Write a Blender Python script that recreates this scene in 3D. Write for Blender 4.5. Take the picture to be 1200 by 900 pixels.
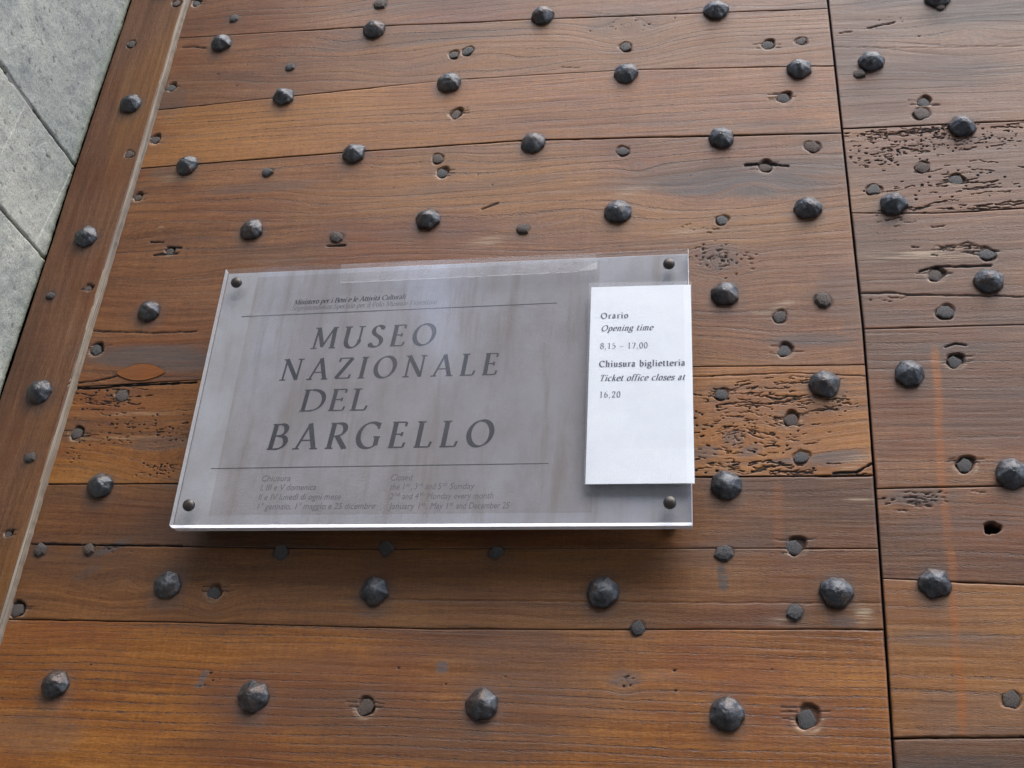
import bpy, bmesh, math, random
import numpy as np
from mathutils import Matrix, Vector

for o in list(bpy.data.objects):
    bpy.data.objects.remove(o)
scn = bpy.context.scene
C = scn.collection

# ------------------------------------------------------------------ camera
cam_d = bpy.data.cameras.new("camera")
cam = bpy.data.objects.new("camera", cam_d)
C.objects.link(cam)
cam_d.sensor_width = 36.0
cam_d.lens = 40.918
cam_d.clip_start = 0.02
cam_d.clip_end = 500
_R = Vector((0.98438303, 0.15950570, 0.07448476))
_U = Vector((0.01380114, -0.49173573, 0.87063511))
_F = Vector((-0.17549808, 0.85601046, 0.48625767))
m = Matrix(((_R.x, _U.x, -_F.x, 0.0), (_R.y, _U.y, -_F.y, -0.96266), (_R.z, _U.z, -_F.z, 1.6), (0, 0, 0, 1)))
cam.matrix_world = m
scn.camera = cam

# ------------------------------------------------------------------ sky, sun, exposure
SUN_DIR = Vector((0.26, -0.44, 0.86)).normalized()      # towards the sun
elev = math.asin(SUN_DIR.z)
azim = math.atan2(SUN_DIR.x, SUN_DIR.y)
w = bpy.data.worlds.new("World")
scn.world = w
w.use_nodes = True
nt = w.node_tree
bg = nt.nodes["Background"]
sky = nt.nodes.new("ShaderNodeTexSky")
sky.sky_type = 'NISHITA'
sky.sun_disc = False
sky.sun_elevation = elev
sky.sun_rotation = azim
sky.air_density = 1.0
sky.dust_density = 2.2
sky.ozone_density = 1.0
nt.links.new(sky.outputs[0], bg.inputs[0])
bg.inputs[1].default_value = 0.15
sd = bpy.data.lights.new("sun", 'SUN')
sd.energy = 1.3
sd.angle = math.radians(70)
sd.color = (1.0, 0.985, 0.94)
sun = bpy.data.objects.new("sun", sd)
C.objects.link(sun)
sun.rotation_euler = (-SUN_DIR).to_track_quat('-Z', 'Y').to_euler()
scn.view_settings.view_transform = 'Standard'
scn.view_settings.look = 'None'
scn.view_settings.exposure = 1.66
scn.view_settings.gamma = 1
scn.cycles.use_denoising = True
scn.cycles.denoising_prefilter = 'NONE'
scn.cycles.max_bounces = 6
scn.cycles.diffuse_bounces = 3
scn.cycles.glossy_bounces = 3

rng = np.random.default_rng(7)
random.seed(11)

# ------------------------------------------------------------------ small node helper
class NT:
    def __init__(s, name, rough=0.5, spec=0.5):
        s.m = bpy.data.materials.new(name)
        s.m.use_nodes = True
        s.t = s.m.node_tree
        s.b = s.t.nodes["Principled BSDF"]
        s.out = s.t.nodes["Material Output"]
        s.b.inputs['Roughness'].default_value = rough
        s.b.inputs['Specular IOR Level'].default_value = spec
    def n(s, typ, **kw):
        nd = s.t.nodes.new(typ)
        for k, v in kw.items():
            setattr(nd, k, v)
        return nd
    def put(s, sock, v):
        if isinstance(v, bpy.types.NodeSocket):
            s.t.links.new(v, sock)
        elif v is not None:
            if isinstance(v, (tuple, list)) and len(v) == 3 and sock.type == 'RGBA':
                v = (*v, 1)
            sock.default_value = v
    def math(s, op, a, b=None, c=None, clamp=False):
        nd = s.n("ShaderNodeMath", operation=op, use_clamp=clamp)
        s.put(nd.inputs[0], a)
        if b is not None: s.put(nd.inputs[1], b)
        if c is not None: s.put(nd.inputs[2], c)
        return nd.outputs[0]
    def noise(s, vec, scale, detail=3, rough=0.55, dist=0.0):
        nd = s.n("ShaderNodeTexNoise")
        s.put(nd.inputs['Vector'], vec)
        nd.inputs['Scale'].default_value = scale
        nd.inputs['Detail'].default_value = detail
        nd.inputs['Roughness'].default_value = rough
        nd.inputs['Distortion'].default_value = dist
        return nd.outputs['Fac']
    def vor(s, vec, scale, feature='F1', rnd=1.0):
        nd = s.n("ShaderNodeTexVoronoi", feature=feature)
        s.put(nd.inputs['Vector'], vec)
        nd.inputs['Scale'].default_value = scale
        nd.inputs['Randomness'].default_value = rnd
        return nd.outputs['Distance']
    def rng(s, v, a, b, c=0.0, d=1.0, smooth=True):
        nd = s.n("ShaderNodeMapRange", interpolation_type='SMOOTHSTEP' if smooth else 'LINEAR')
        s.put(nd.inputs['Value'], v)
        for k, x in (('From Min', a), ('From Max', b), ('To Min', c), ('To Max', d)):
            nd.inputs[k].default_value = x
        return nd.outputs['Result']
    def mix(s, f, a, b, mode='MIX'):
        nd = s.n("ShaderNodeMix", data_type='RGBA', blend_type=mode)
        s.put(nd.inputs['Factor'], f)
        s.put(nd.inputs['A'] if False else nd.inputs[6], a)
        s.put(nd.inputs[7], b)
        return nd.outputs[2]
    def ramp(s, f, stops):
        nd = s.n("ShaderNodeValToRGB")
        s.put(nd.inputs[0], f)
        e = nd.color_ramp.elements
        while len(e) > 1: e.remove(e[0])
        e[0].position = stops[0][0]; e[0].color = (*stops[0][1], 1)
        for p, c in stops[1:]:
            x = e.new(p); x.color = (*c, 1)
        return nd.outputs[0]
    def vecmul(s, v, k):
        nd = s.n("ShaderNodeVectorMath", operation='MULTIPLY')
        s.put(nd.inputs[0], v); nd.inputs[1].default_value = k
        return nd.outputs[0]
    def comb(s, x, y, z):
        nd = s.n("ShaderNodeCombineXYZ")
        s.put(nd.inputs[0], x); s.put(nd.inputs[1], y); s.put(nd.inputs[2], z)
        return nd.outputs[0]
    def attr(s, name, typ='GEOMETRY'):
        return s.n("ShaderNodeAttribute", attribute_name=name, attribute_type=typ)
    def bump(s, h, dist, strength=1.0, normal=None):
        nd = s.n("ShaderNodeBump")
        s.put(nd.inputs['Height'], h)
        nd.inputs['Distance'].default_value = dist
        nd.inputs['Strength'].default_value = strength
        if normal is not None: s.put(nd.inputs['Normal'], normal)
        return nd.outputs[0]
    def base(s, v): s.put(s.b.inputs['Base Color'], v)
    def obj(s):
        return s.n("ShaderNodeTexCoord").outputs['Object']

# ------------------------------------------------------------------ materials
def mat_wood():
    k = NT("old_oiled_wood", 0.5, 0.42)
    gc = k.attr('gc'); mk = k.attr('mk')
    sep = k.n("ShaderNodeSeparateXYZ"); k.put(sep.inputs[0], gc.outputs['Vector'])
    u, v, s_ = sep.outputs
    sc = k.n("ShaderNodeSeparateColor"); k.put(sc.inputs[0], mk.outputs['Color'])
    dark, grey, pale = sc.outputs
    orange = mk.outputs['Alpha']
    tone = k.attr('tone', 'OBJECT').outputs['Fac']      # 0 honey, 1 brown
    ringf = k.attr('ringfreq', 'OBJECT').outputs['Fac']
    ringa = k.attr('ringamount', 'OBJECT').outputs['Fac']
    def P(a, b, z=1.0):
        return k.comb(k.math('MULTIPLY', u, a), k.math('MULTIPLY', v, b), k.math('MULTIPLY', s_, z))
    fine = k.noise(P(75, 1100), 1.0, 4, 0.68)
    med = k.noise(P(6.5, 170, 1.7), 1.0, 6, 0.68)
    big = k.noise(P(2.6, 17, 2.3), 1.0, 5, 0.6)
    blot = k.noise(P(6, 11, 3.1), 1.0, 5, 0.62)
    blot2 = k.noise(P(2.2, 7, 11.1), 1.0, 3, 0.55)
    fleck = k.noise(P(230, 1300, 12.7), 1.0, 3, 0.7)
    mott = k.noise(P(330, 420, 13.9), 1.0, 3, 0.7)
    chat = k.noise(P(420, 30, 14.3), 1.0, 2, 0.6)
    # growth rings: sawtooth across the grain with a ragged pore line at each step
    wob = k.noise(P(1.6, 13, 4.3), 1.0, 2, 0.5)
    jag = k.noise(P(75, 330, 5.1), 1.0, 3, 0.6)
    r = k.math('ADD', k.math('MULTIPLY', v, ringf), k.math('MULTIPLY', wob, 4.0))
    r = k.math('ADD', r, k.math('MULTIPLY', jag, 0.34))
    fr = k.math('FRACT', r)
    line = k.math('MULTIPLY', k.rng(fr, 0.66, 0.95), k.rng(fr, 0.95, 1.0, 1.0, 0.0))
    ringvar = k.rng(k.noise(P(2.5, 45, 6.0), 1.0, 3), 0.36, 0.62, 0.05, 1.0)
    line = k.math('MULTIPLY', k.math('MULTIPLY', line, ringvar), ringa)
    pores = k.rng(k.noise(P(300, 1100, 7.7), 1.0, 2, 0.6), 0.50, 0.60)
    pores = k.math('MULTIPLY', pores, k.math('ADD', k.math('MULTIPLY', line, 1.3), 0.16))
    t = k.math('ADD', k.math('MULTIPLY', fine, 0.30), k.math('MULTIPLY', med, 0.34))
    t = k.math('ADD', t, k.math('MULTIPLY', mott, 0.16))
    t = k.math('ADD', t, k.math('MULTIPLY', k.math('SUBTRACT', chat, 0.5), 0.10))
    t = k.math('ADD', t, k.math('MULTIPLY', big, 0.28))
    t = k.math('ADD', t, k.math('MULTIPLY', fleck, 0.22))
    t = k.rng(t, 0.47, 0.85, 0, 1, False)
    honey = k.ramp(t, [(0.0, (0.050, 0.015, 0.003)), (0.30, (0.125, 0.041, 0.005)), (0.62, (0.225, 0.083, 0.010)), (1.0, (0.360, 0.160, 0.030))])
    brown = k.ramp(t, [(0.0, (0.045, 0.017, 0.009)), (0.30, (0.105, 0.042, 0.019)), (0.62, (0.180, 0.080, 0.037)), (1.0, (0.290, 0.150, 0.082))])
    col = k.mix(tone, honey, brown)
    col = k.mix(k.rng(blot, 0.46, 0.64, 0, 0.75), col, k.mix(t, (0.075, 0.020, 0.006), (0.190, 0.060, 0.013)))
    col = k.mix(k.rng(blot2, 0.50, 0.66, 0, 0.78), col, k.mix(t, (0.042, 0.018, 0.010), (0.125, 0.057, 0.027)))
    col = k.mix(k.rng(blot2, 0.30, 0.48, 0.60, 0.0), col, k.mix(t, (0.130, 0.050, 0.008), (0.330, 0.150, 0.036)))
    col = k.mix(k.math('MULTIPLY', line, 0.50), col, (0.060, 0.024, 0.009))
    col = k.mix(k.math('MULTIPLY', pores, 0.85), col, (0.026, 0.013, 0.009))
    # weathered bluish grey streaks following the grain
    gn = k.noise(P(9, 330, 8.2), 1.0, 4, 0.68)
    gbase = k.rng(k.noise(P(3.3, 24, 9.4), 1.0, 3, 0.55), 0.54, 0.74, 0.0, 0.42)
    gm = k.math('ADD', k.math('MULTIPLY', grey, k.rng(gn, 0.25, 0.6, 0.45, 1.05)), k.math('MULTIPLY', gbase, k.rng(gn, 0.4, 0.65)), clamp=True)
    col = k.mix(k.math('MULTIPLY', gm, 0.86), col, k.mix(fine, (0.036, 0.031, 0.031), (0.098, 0.083, 0.078)))
    pm = k.math('MULTIPLY', pale, k.rng(k.noise(P(22, 620, 2.9), 1.0, 3, 0.6), 0.38, 0.66))
    col = k.mix(k.math('MULTIPLY', pm, 0.8), col, (0.42, 0.33, 0.22))
    om = k.math('MULTIPLY', orange, k.rng(k.noise(P(30, 60, 3.3), 1.0, 2), 0.25, 0.6, 0.5, 1.0))
    col = k.mix(k.math('MULTIPLY', om, 0.78), col, k.mix(fine, (0.165, 0.045, 0.005), (0.30, 0.092, 0.008)))
    # old dirt and painted pit shade in worm tracks, cracks and nail recesses
    sp = k.vor(P(230, 420, 1.0), 1.0)
    spk = k.math('MULTIPLY', k.rng(sp, 0.07, 0.14, 1, 0), k.rng(k.noise(P(9, 22, 6.6), 1.0, 2), 0.60, 0.70))
    dm = k.math('MAXIMUM', k.rng(dark, 0.15, 0.85), k.math('MULTIPLY', spk, 0.8))
    col = k.mix(k.math('MULTIPLY', dm, 0.97), col, (0.006, 0.005, 0.006))
    val = k.attr('depth', 'OBJECT').outputs['Fac']
    col = k.mix(1.0, col, k.comb(val, val, val), 'MULTIPLY')
    k.base(col)
    ro = k.math('ADD', k.rng(med, 0.3, 0.7, 0.40, 0.54), k.math('MULTIPLY', gm, 0.1))
    ro = k.math('ADD', ro, k.math('MULTIPLY', dm, 0.4), clamp=True)
    k.put(k.b.inputs['Roughness'], ro)
    h = k.math('SUBTRACT', k.math('MULTIPLY', fine, 0.5), k.math('MULTIPLY', pores, 0.9))
    h = k.math('SUBTRACT', h, k.math('MULTIPLY', line, 0.5))
    h = k.math('ADD', h, k.math('MULTIPLY', med, 0.8))
    k.put(k.b.inputs['Normal'], k.bump(h, 0.0005, 0.5))
    return k.m

def mat_iron():
    k = NT("forged_iron", 0.5, 0.5)
    o = k.obj()
    oi = k.n("ShaderNodeObjectInfo").outputs['Random']
    ad = k.n("ShaderNodeVectorMath", operation='ADD')
    k.put(ad.inputs[0], o); k.put(ad.inputs[1], k.comb(k.math('MULTIPLY', oi, 3.0), 0.0, 0.0))
    p = ad.outputs[0]
    a = k.noise(p, 160, 4, 0.6); b = k.noise(p, 900, 3, 0.6); c = k.noise(p, 60, 2)
    col = k.ramp(a, [(0.25, (0.022, 0.023, 0.027)), (0.5, (0.056, 0.060, 0.067)), (0.75, (0.130, 0.137, 0.146))])
    col = k.mix(k.rng(c, 0.45, 0.66, 0, 0.7), col, (0.075, 0.052, 0.040))
    col = k.mix(k.rng(b, 0.62, 0.72, 0, 0.55), col, (0.19, 0.20, 0.205))
    k.base(col)
    k.b.inputs['Metallic'].default_value = 0.55
    k.put(k.b.inputs['Roughness'], k.rng(a, 0.3, 0.7, 0.30, 0.50))
    k.put(k.b.inputs['Normal'], k.bump(k.math('ADD', k.math('MULTIPLY', c, 2.2), k.math('ADD', a, k.math('MULTIPLY', b, 0.3))), 0.0014, 0.8))
    return k.m

def mat_nail():
    k = NT("flat_nail_iron", 0.6, 0.5)
    o = k.obj()
    a = k.noise(o, 220, 4, 0.6); b = k.noise(o, 1100, 3, 0.6)
    col = k.ramp(a, [(0.25, (0.022, 0.022, 0.024)), (0.5, (0.048, 0.049, 0.052)), (0.75, (0.100, 0.102, 0.105))])
    oi = k.n("ShaderNodeObjectInfo").outputs['Random']
    col = k.mix(k.rng(oi, 0.2, 1.0, 0.1, 0.8, False), col, k.mix(b, (0.030, 0.018, 0.012), (0.120, 0.078, 0.052)))
    k.base(col)
    k.b.inputs['Metallic'].default_value = 0.1
    k.put(k.b.inputs['Normal'], k.bump(k.math('ADD', a, k.math('MULTIPLY', b, 0.5)), 0.0010, 0.7))
    return k.m

def mat_stone(name, c0, c1, green):
    k = NT(name, 0.85, 0.3)
    o = k.n("ShaderNodeNewGeometry").outputs['Position']
    mk = k.attr('mk'); sc = k.n("ShaderNodeSeparateColor"); k.put(sc.inputs[0], mk.outputs['Color'])
    dark, white, edge = sc.outputs
    big = k.noise(o, 9, 4, 0.6); mid = k.noise(o, 55, 4, 0.65); fin = k.noise(o, 520, 3, 0.65)
    st = k.noise(k.vecmul(o, (1, 480, 60)), 1.0, 3, 0.6)
    col = k.mix(k.rng(big, 0.32, 0.68), c0, c1)
    col = k.mix(k.rng(mid, 0.45, 0.75, 0, 0.5), col, (0.17, 0.185, 0.195))
    col = k.mix(k.rng(mid, 0.25, 0.42, 0.35, 0.0), col, (0.36, 0.34, 0.27))
    col = k.mix(k.rng(fin, 0.50, 0.66, 0, 0.48), col, (0.10, 0.115, 0.13))
    col = k.mix(k.rng(k.noise(o, 26, 4, 0.7), 0.52, 0.70, 0, 0.45), col, (0.15, 0.165, 0.17))
    dia = k.noise(k.vecmul(o, (1, 150, 330)), 1.0, 3, 0.65)
    col = k.mix(k.rng(dia, 0.60, 0.72, 0, 0.5), col, (0.11, 0.125, 0.15))
    col = k.mix(k.rng(fin, 0.30, 0.44, 0.35, 0.0), col, (0.48, 0.48, 0.43))
    col = k.mix(k.math('MULTIPLY', k.rng(st, 0.55, 0.7), 0.14), col, (0.44, 0.43, 0.39))
    col = k.mix(k.math('MULTIPLY', white, 0.75), col, (0.62, 0.61, 0.54))
    col = k.mix(k.math('MULTIPLY', edge, green), col, (0.27, 0.29, 0.17))
    col = k.mix(k.math('MULTIPLY', dark, 0.93), col, (0.018, 0.018, 0.022))
    k.base(col)
    h = k.math('ADD', k.math('MULTIPLY', mid, 1.2), k.math('MULTIPLY', fin, 0.5))
    h = k.math('ADD', h, k.math('MULTIPLY', st, 0.35))
    k.put(k.b.inputs['Normal'], k.bump(h, 0.0018, 0.7))
    return k.m

def mat_flat(name, col, rough=0.5, spec=0.5, metal=0.0):
    k = NT(name, rough, spec)
    o = k.obj()
    n = k.noise(o, 300, 3, 0.6)
    k.base(k.mix(k.rng(n, 0.3, 0.7, 0, 0.25), col, tuple(c * 0.72 for c in col)))
    k.b.inputs['Metallic'].default_value = metal
    return k.m

def mat_clear(name, tint, dust, edges=False, rough=0.10, dust_col=(0.62, 0.63, 0.66), scale=(9, 9, 9), fm=1.0):
    """clear acrylic: transparent body with real reflections and a dusty film on its faces"""
    k = NT(name, rough, 0.5)
    o = k.obj()
    k.base(dust_col)
    tr = k.n("ShaderNodeBsdfTransparent"); k.put(tr.inputs[0], tint)
    gl = k.n("ShaderNodeBsdfGlossy"); gl.inputs['Roughness'].default_value = rough
    k.put(gl.inputs['Color'], (1.0, 1.0, 1.0))
    lw = k.n("ShaderNodeLayerWeight"); lw.inputs[0].default_value = 0.5
    fres = k.math('ADD', k.math('MULTIPLY', k.math('POWER', lw.outputs['Facing'], 5.0), 0.9 * fm), 0.045 * fm)
    mx = k.n("ShaderNodeMixShader")
    k.put(mx.inputs[0], fres); k.put(mx.inputs[1], tr.outputs[0]); k.put(mx.inputs[2], gl.outputs[0])
    di = k.n("ShaderNodeBsdfDiffuse"); k.put(di.inputs[0], dust_col)
    n1 = k.noise(k.vecmul(o, scale), 1.0, 4, 0.6); n2 = k.noise(o, 700, 3, 0.6); n3 = k.noise(k.vecmul(o, (40, 40, 300)), 1.0, 2)
    f = k.math('MULTIPLY', k.rng(n1, 0.3, 0.72, 0.35, 1.0), dust)
    f = k.math('ADD', f, k.math('MULTIPLY', k.rng(n2, 0.66, 0.74), dust * 1.3))
    f = k.math('ADD', f, k.math('MULTIPLY', k.rng(n3, 0.68, 0.78), dust * 0.5))
    m2 = k.n("ShaderNodeMixShader")
    k.put(m2.inputs[0], f); k.put(m2.inputs[1], mx.outputs[0]); k.put(m2.inputs[2], di.outputs[0])
    k.t.links.new(m2.outputs[0], k.out.inputs[0])
    return k.m

def mat_sheet(name='frosted_grey_acrylic', mul=1.0, warm=1.0):
    k = NT(name, 0.30, 0.55)
    o = k.obj()
    a = k.noise(k.vecmul(o, (22, 1, 12)), 1.0, 4, 0.6); b = k.noise(o, 60, 4, 0.6); c = k.noise(o, 800, 3, 0.6)
    st = k.noise(k.vecmul(o, (60, 1, 7)), 1.0, 3, 0.6)
    col = k.mix(k.rng(a, 0.3, 0.7), (0.300, 0.290, 0.302), (0.370, 0.372, 0.398))
    col = k.mix(k.rng(b, 0.4, 0.75, 0, 0.16), col, (0.190, 0.165, 0.150))
    col = k.mix(k.rng(st, 0.48, 0.75, 0, 0.60), col, (0.225, 0.188, 0.165))
    col = k.mix(k.rng(c, 0.55, 0.75, 0, 0.25), col, (0.33, 0.33, 0.34))
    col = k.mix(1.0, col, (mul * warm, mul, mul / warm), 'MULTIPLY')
    k.base(col)
    k.put(k.b.inputs['Roughness'], k.rng(b, 0.3, 0.7, 0.14, 0.26))
    return k.m

def mat_edge(tf=0.75):
    k = NT("sawn_acrylic_edge", 0.35, 0.5)
    o = k.obj()
    a = k.noise(k.vecmul(o, (25, 300, 300)), 1.0, 3, 0.6)
    k.base(k.mix(k.rng(a, 0.35, 0.7), (0.86, 0.88, 0.93), (0.66, 0.69, 0.76)))
    # sawn edges of acrylic pass on the light that runs inside the sheet
    tl = k.n("ShaderNodeBsdfTranslucent"); k.put(tl.inputs[0], (0.90, 0.93, 1.0))
    ms = k.n("ShaderNodeMixShader"); ms.inputs[0].default_value = tf
    k.t.links.new(k.b.outputs[0], ms.inputs[1]); k.t.links.new(tl.outputs[0], ms.inputs[2]); k.t.links.new(ms.outputs[0], k.out.inputs[0])
    return k.m

def mat_paper():
    k = NT("white_paper", 0.55, 0.4)
    o = k.obj()
    a = k.noise(o, 22, 3, 0.6)
    k.base(k.mix(k.rng(a, 0.3, 0.7), (0.80, 0.85, 0.875), (0.76, 0.81, 0.845)))
    k.put(k.b.inputs['Normal'], k.bump(k.noise(o, 18, 2), 0.0016, 0.5))
    return k.m

WOOD = mat_wood(); IRON = mat_iron(); NAIL = mat_nail()
STONE_A = mat_stone("grey_sandstone", (0.29, 0.31, 0.28), (0.385, 0.40, 0.35), 0.35)
STONE_B = mat_stone("pale_sandstone", (0.325, 0.342, 0.302), (0.435, 0.44, 0.375), 0.3)
MORTAR = mat_flat("lime_mortar", (0.16, 0.16, 0.15), 0.95)
VOID = mat_flat("gap_shade_and_glue", (0.012, 0.009, 0.007), 0.9, 0.1)  # near-black colour stands for the shade inside the gaps; also the glue line
CLEAR = mat_clear("clear_acrylic", (0.98, 0.985, 0.99), 0.035)
SLEEVE = mat_clear("clear_plastic_sleeve", (0.985, 0.985, 0.99), 0.05, rough=0.2, scale=(14, 1, 9), dust_col=(0.8, 0.8, 0.82))
RESIDUE = mat_clear("tape_residue", (0.98, 0.98, 0.98), 0.045, fm=0.3, rough=0.35, dust_col=(0.75, 0.75, 0.78), scale=(35, 1, 90))
RESEDGE = mat_clear("residue_rim", (0.98, 0.98, 0.98), 0.20, fm=0.3, rough=0.35, dust_col=(0.8, 0.8, 0.83), scale=(120, 1, 120))
SHEET = mat_sheet(); PANEL = mat_sheet('darker_panel', 0.82, 1.04); EDGE = mat_edge(); EDGE_BACK = mat_edge(0.2); PAPER = mat_paper()
INK = mat_flat("dark_grey_print", (0.012, 0.013, 0.022), 0.6)
INK2 = mat_flat("faded_grey_print", (0.110, 0.104, 0.112), 0.6)
BLUEINK = mat_flat("blue_black_ink", (0.085, 0.090, 0.150), 0.7)
CAP = mat_flat("dulled_bronze_cap", (0.055, 0.048, 0.043), 0.38, 0.5, 0.6)

# ------------------------------------------------------------------ object helpers
def link(name, me, mat=None, parent=None):
    if mat is not None:
        me.materials.append(mat)
    o = bpy.data.objects.new(name, me)
    C.objects.link(o)
    if parent is not None:
        o.parent = parent
    return o
def empty(name, loc, label, cat, group=None):
    o = bpy.data.objects.new(name, None)
    o.location = loc; o.empty_display_size = 0.05
    C.objects.link(o)
    o['label'] = label; o['category'] = cat
    if group: o['group'] = group
    return o
def pymesh(name, vs, fs, smooth=False):
    me = bpy.data.meshes.new(name)
    me.from_pydata([tuple(map(float, v)) for v in vs], [], fs)
    me.update()
    if smooth:
        me.polygons.foreach_set('use_smooth', [True] * len(me.polygons))
    return me
def boxmesh(name, x0, x1, y0, y1, z0, z1, bev=0.0):
    bm = bmesh.new()
    bmesh.ops.create_cube(bm, size=1)
    for v in bm.verts:
        v.co = ((x0 + x1) / 2 + v.co.x * (x1 - x0), (y0 + y1) / 2 + v.co.y * (y1 - y0), (z0 + z1) / 2 + v.co.z * (z1 - z0))
    if bev:
        bmesh.ops.bevel(bm, geom=bm.edges[:], offset=bev, segments=2, affect='EDGES', profile=0.6)
    me = bpy.data.meshes.new(name); bm.to_mesh(me); bm.free()
    return me

# ------------------------------------------------------------------ numpy value noise
def hsh(ix, iz, seed):
    h = (ix.astype(np.int64) * 374761393 + iz.astype(np.int64) * 668265263 + seed * 1442695041) & 0xffffffff
    h = ((h ^ (h >> 13)) * 1274126177) & 0xffffffff
    return ((h ^ (h >> 16)) & 0xffff) / 65535.0
def vn(x, z, seed):
    xi = np.floor(x); zi = np.floor(z)
    fx = x - xi; fz = z - zi
    fx = fx * fx * (3 - 2 * fx); fz = fz * fz * (3 - 2 * fz)
    a = hsh(xi, zi, seed); b = hsh(xi + 1, zi, seed); c = hsh(xi, zi + 1, seed); d = hsh(xi + 1, zi + 1, seed)
    return (a + (b - a) * fx) * (1 - fz) + (c + (d - c) * fx) * fz
def fbm(x, z, seed, oc=3):
    s = 0; a = 0.5; t = 0
    for i in range(oc):
        s = s + a * vn(x * 2 ** i, z * 2 ** i, seed + i * 17); t += a; a *= 0.5
    return s / t
def sm(x, a, b):
    t = np.clip((x - a) / (b - a), 0, 1)
    return t * t * (3 - 2 * t)

# ------------------------------------------------------------------ the measured layout (metres; x right, z up, door face at y = 0)
STUD = [(-0.5966, 2.6338), (-0.4029, 2.6388), (-0.1984, 2.6418), (0.0019, 2.6317), (-0.4991, 2.5384), (-0.3008, 2.544), (-0.0981, 2.5431), (0.0899, 2.5338),
        (-0.5988, 2.4405), (-0.4003, 2.4468), (-0.1966, 2.4483), (0.0053, 2.4421), (-0.5016, 2.3449), (-0.3038, 2.3492), (-0.1008, 2.3492), (0.0898, 2.345),
        (-0.5974, 2.2414), (0.0068, 2.244), (0.0953, 2.1415), (-0.5988, 2.0378), (0.0046, 2.0395), (-0.5045, 1.9372), (-0.3061, 1.935), (-0.1016, 1.9379),
        (0.094, 1.9415), (-0.5904, 1.843), (-0.4013, 1.8378), (-0.1998, 1.8381), (0.0023, 1.8375),
        (-0.498, 2.733), (-0.301, 2.737), (-0.1, 2.738), (0.095, 2.735), (-0.5, 1.742), (-0.3, 1.741), (-0.1, 1.74), (0.095, 1.741)]
STUD_STILE = [(-0.688, 2.5332), (-0.6916, 2.3371), (-0.6896, 2.1397), (-0.690, 1.940), (-0.690, 2.732), (-0.690, 1.742)]
STUD_R = [(0.1658, 2.5398), (0.2482, 2.4428), (0.1728, 2.3471), (0.251, 2.2512), (0.171, 2.1519), (0.2466, 2.051), (0.1735, 1.951), (0.2418, 2.629),
          (0.250, 1.848), (0.172, 2.735), (0.172, 1.749), (0.45, 2.44), (0.45, 2.25), (0.45, 2.05), (0.45, 1.85), (0.45, 2.63), (0.35, 2.54), (0.352, 2.348), (0.35, 2.15), (0.348, 1.951)]
SN = [(-0.6471, 2.7101, 0.0065, 's'), (-0.5896, 2.6759, 0.0074, 'p'), (-0.5001, 2.5864, 0.0071, 'p'), (-0.6474, 2.5665, 0.0062, 's'), (-0.6488, 2.4846, 0.007, 's'), (-0.4982, 2.4258, 0.0077, 'p'), (-0.6495, 2.3987, 0.0058, 's'), (-0.5924, 2.3211, 0.0056, 's'), (-0.4022, 2.3312, 0.0088, 'p'), (-0.4009, 2.6825, 0.0094, 'p'), (-0.2997, 2.5899, 0.007, 'f'), (-0.2838, 2.5939, 0.0074, 'f'), (-0.0997, 2.5844, 0.0077, 'f'), (-0.2884, 2.4984, 0.0075, 's'), (-0.3022, 2.4336, 0.0073, 'f'), (-0.2952, 2.414, 0.0073, 's'), (-0.0983, 2.4317, 0.0073, 'f'), (-0.1996, 2.3321, 0.0078, 'p'), (0.058, 2.5744, 0.0072, 's'), (0.0939, 2.5763, 0.0066, 'f'), (0.0725, 2.4953, 0.0078, 's'), (0.0983, 2.4249, 0.0085, 'f'), (0.0499, 2.4017, 0.0075, 's'), (0.0047, 2.3345, 0.0069, 'f'), (0.0991, 2.2342, 0.0098, 'p'), (0.0578, 2.2169, 0.0073, 'f'), (0.0612, 2.1796, 0.0072, 's'), (0.0013, 2.1327, 0.0071, 'f'), (0.0636, 2.1061, 0.0074, 's'), (0.0709, 2.0674, 0.0078, 'f'), (-0.6463, 2.1963, 0.0078, 's'), (-0.6028, 2.1402, 0.0075, 'f'), (-0.6412, 2.0973, 0.0075, 's'), (-0.6444, 1.9713, 0.0074, 'p'), (-0.5939, 1.9719, 0.0073, 'p'), (-0.6503, 1.9117, 0.008, 's'), (-0.4582, 1.932, 0.007, 's'), (-0.401, 1.9709, 0.0079, 'p'), (-0.3013, 1.9762, 0.0078, 'p'), (-0.199, 1.9734, 0.0076, 'p'), (-0.0713, 1.9074, 0.008, 'p'), (-0.3005, 1.8333, 0.008, 's'), (0.0022, 1.9751, 0.0089, 'p'), (0.0621, 1.9828, 0.0081, 's'), (0.0596, 1.9236, 0.0085, 'p'), (0.0652, 1.8371, 0.0095, 's')]
SN_STILE = [(-0.6685, 2.702, 0.0065, 'f'), (-0.7132, 2.635, 0.0064, 'f'), (-0.6702, 2.4559, 0.0059, 'f'), (-0.7127, 2.2601, 0.0065, 'p'), (-0.6711, 2.2698, 0.0046, 's'), (-0.679, 2.0648, 0.0068, 'p'), (-0.6773, 1.9844, 0.0041, 's')]
SN_R = [(0.2438, 2.6142, 0.0065, 'p'), (0.1528, 2.5233, 0.0073, 'p'), (0.2143, 2.4798, 0.0068, 's'), (0.2102, 2.4636, 0.0089, 'f'), (0.2045, 2.3925, 0.0077, 'f'), (0.2354, 2.3754, 0.0074, 's'), (0.1554, 2.3668, 0.0077, 'f'), (0.2535, 2.2829, 0.0082, 'f'), (0.2047, 2.261, 0.0078, 's'), (0.2089, 2.2183, 0.0088, 'f'), (0.2117, 2.1654, 0.0078, 's'), (0.2091, 2.0604, 0.0082, 's'), (0.2245, 2.0015, 0.0065, 'o'), (0.2217, 1.8567, 0.0073, 'f')]
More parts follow.
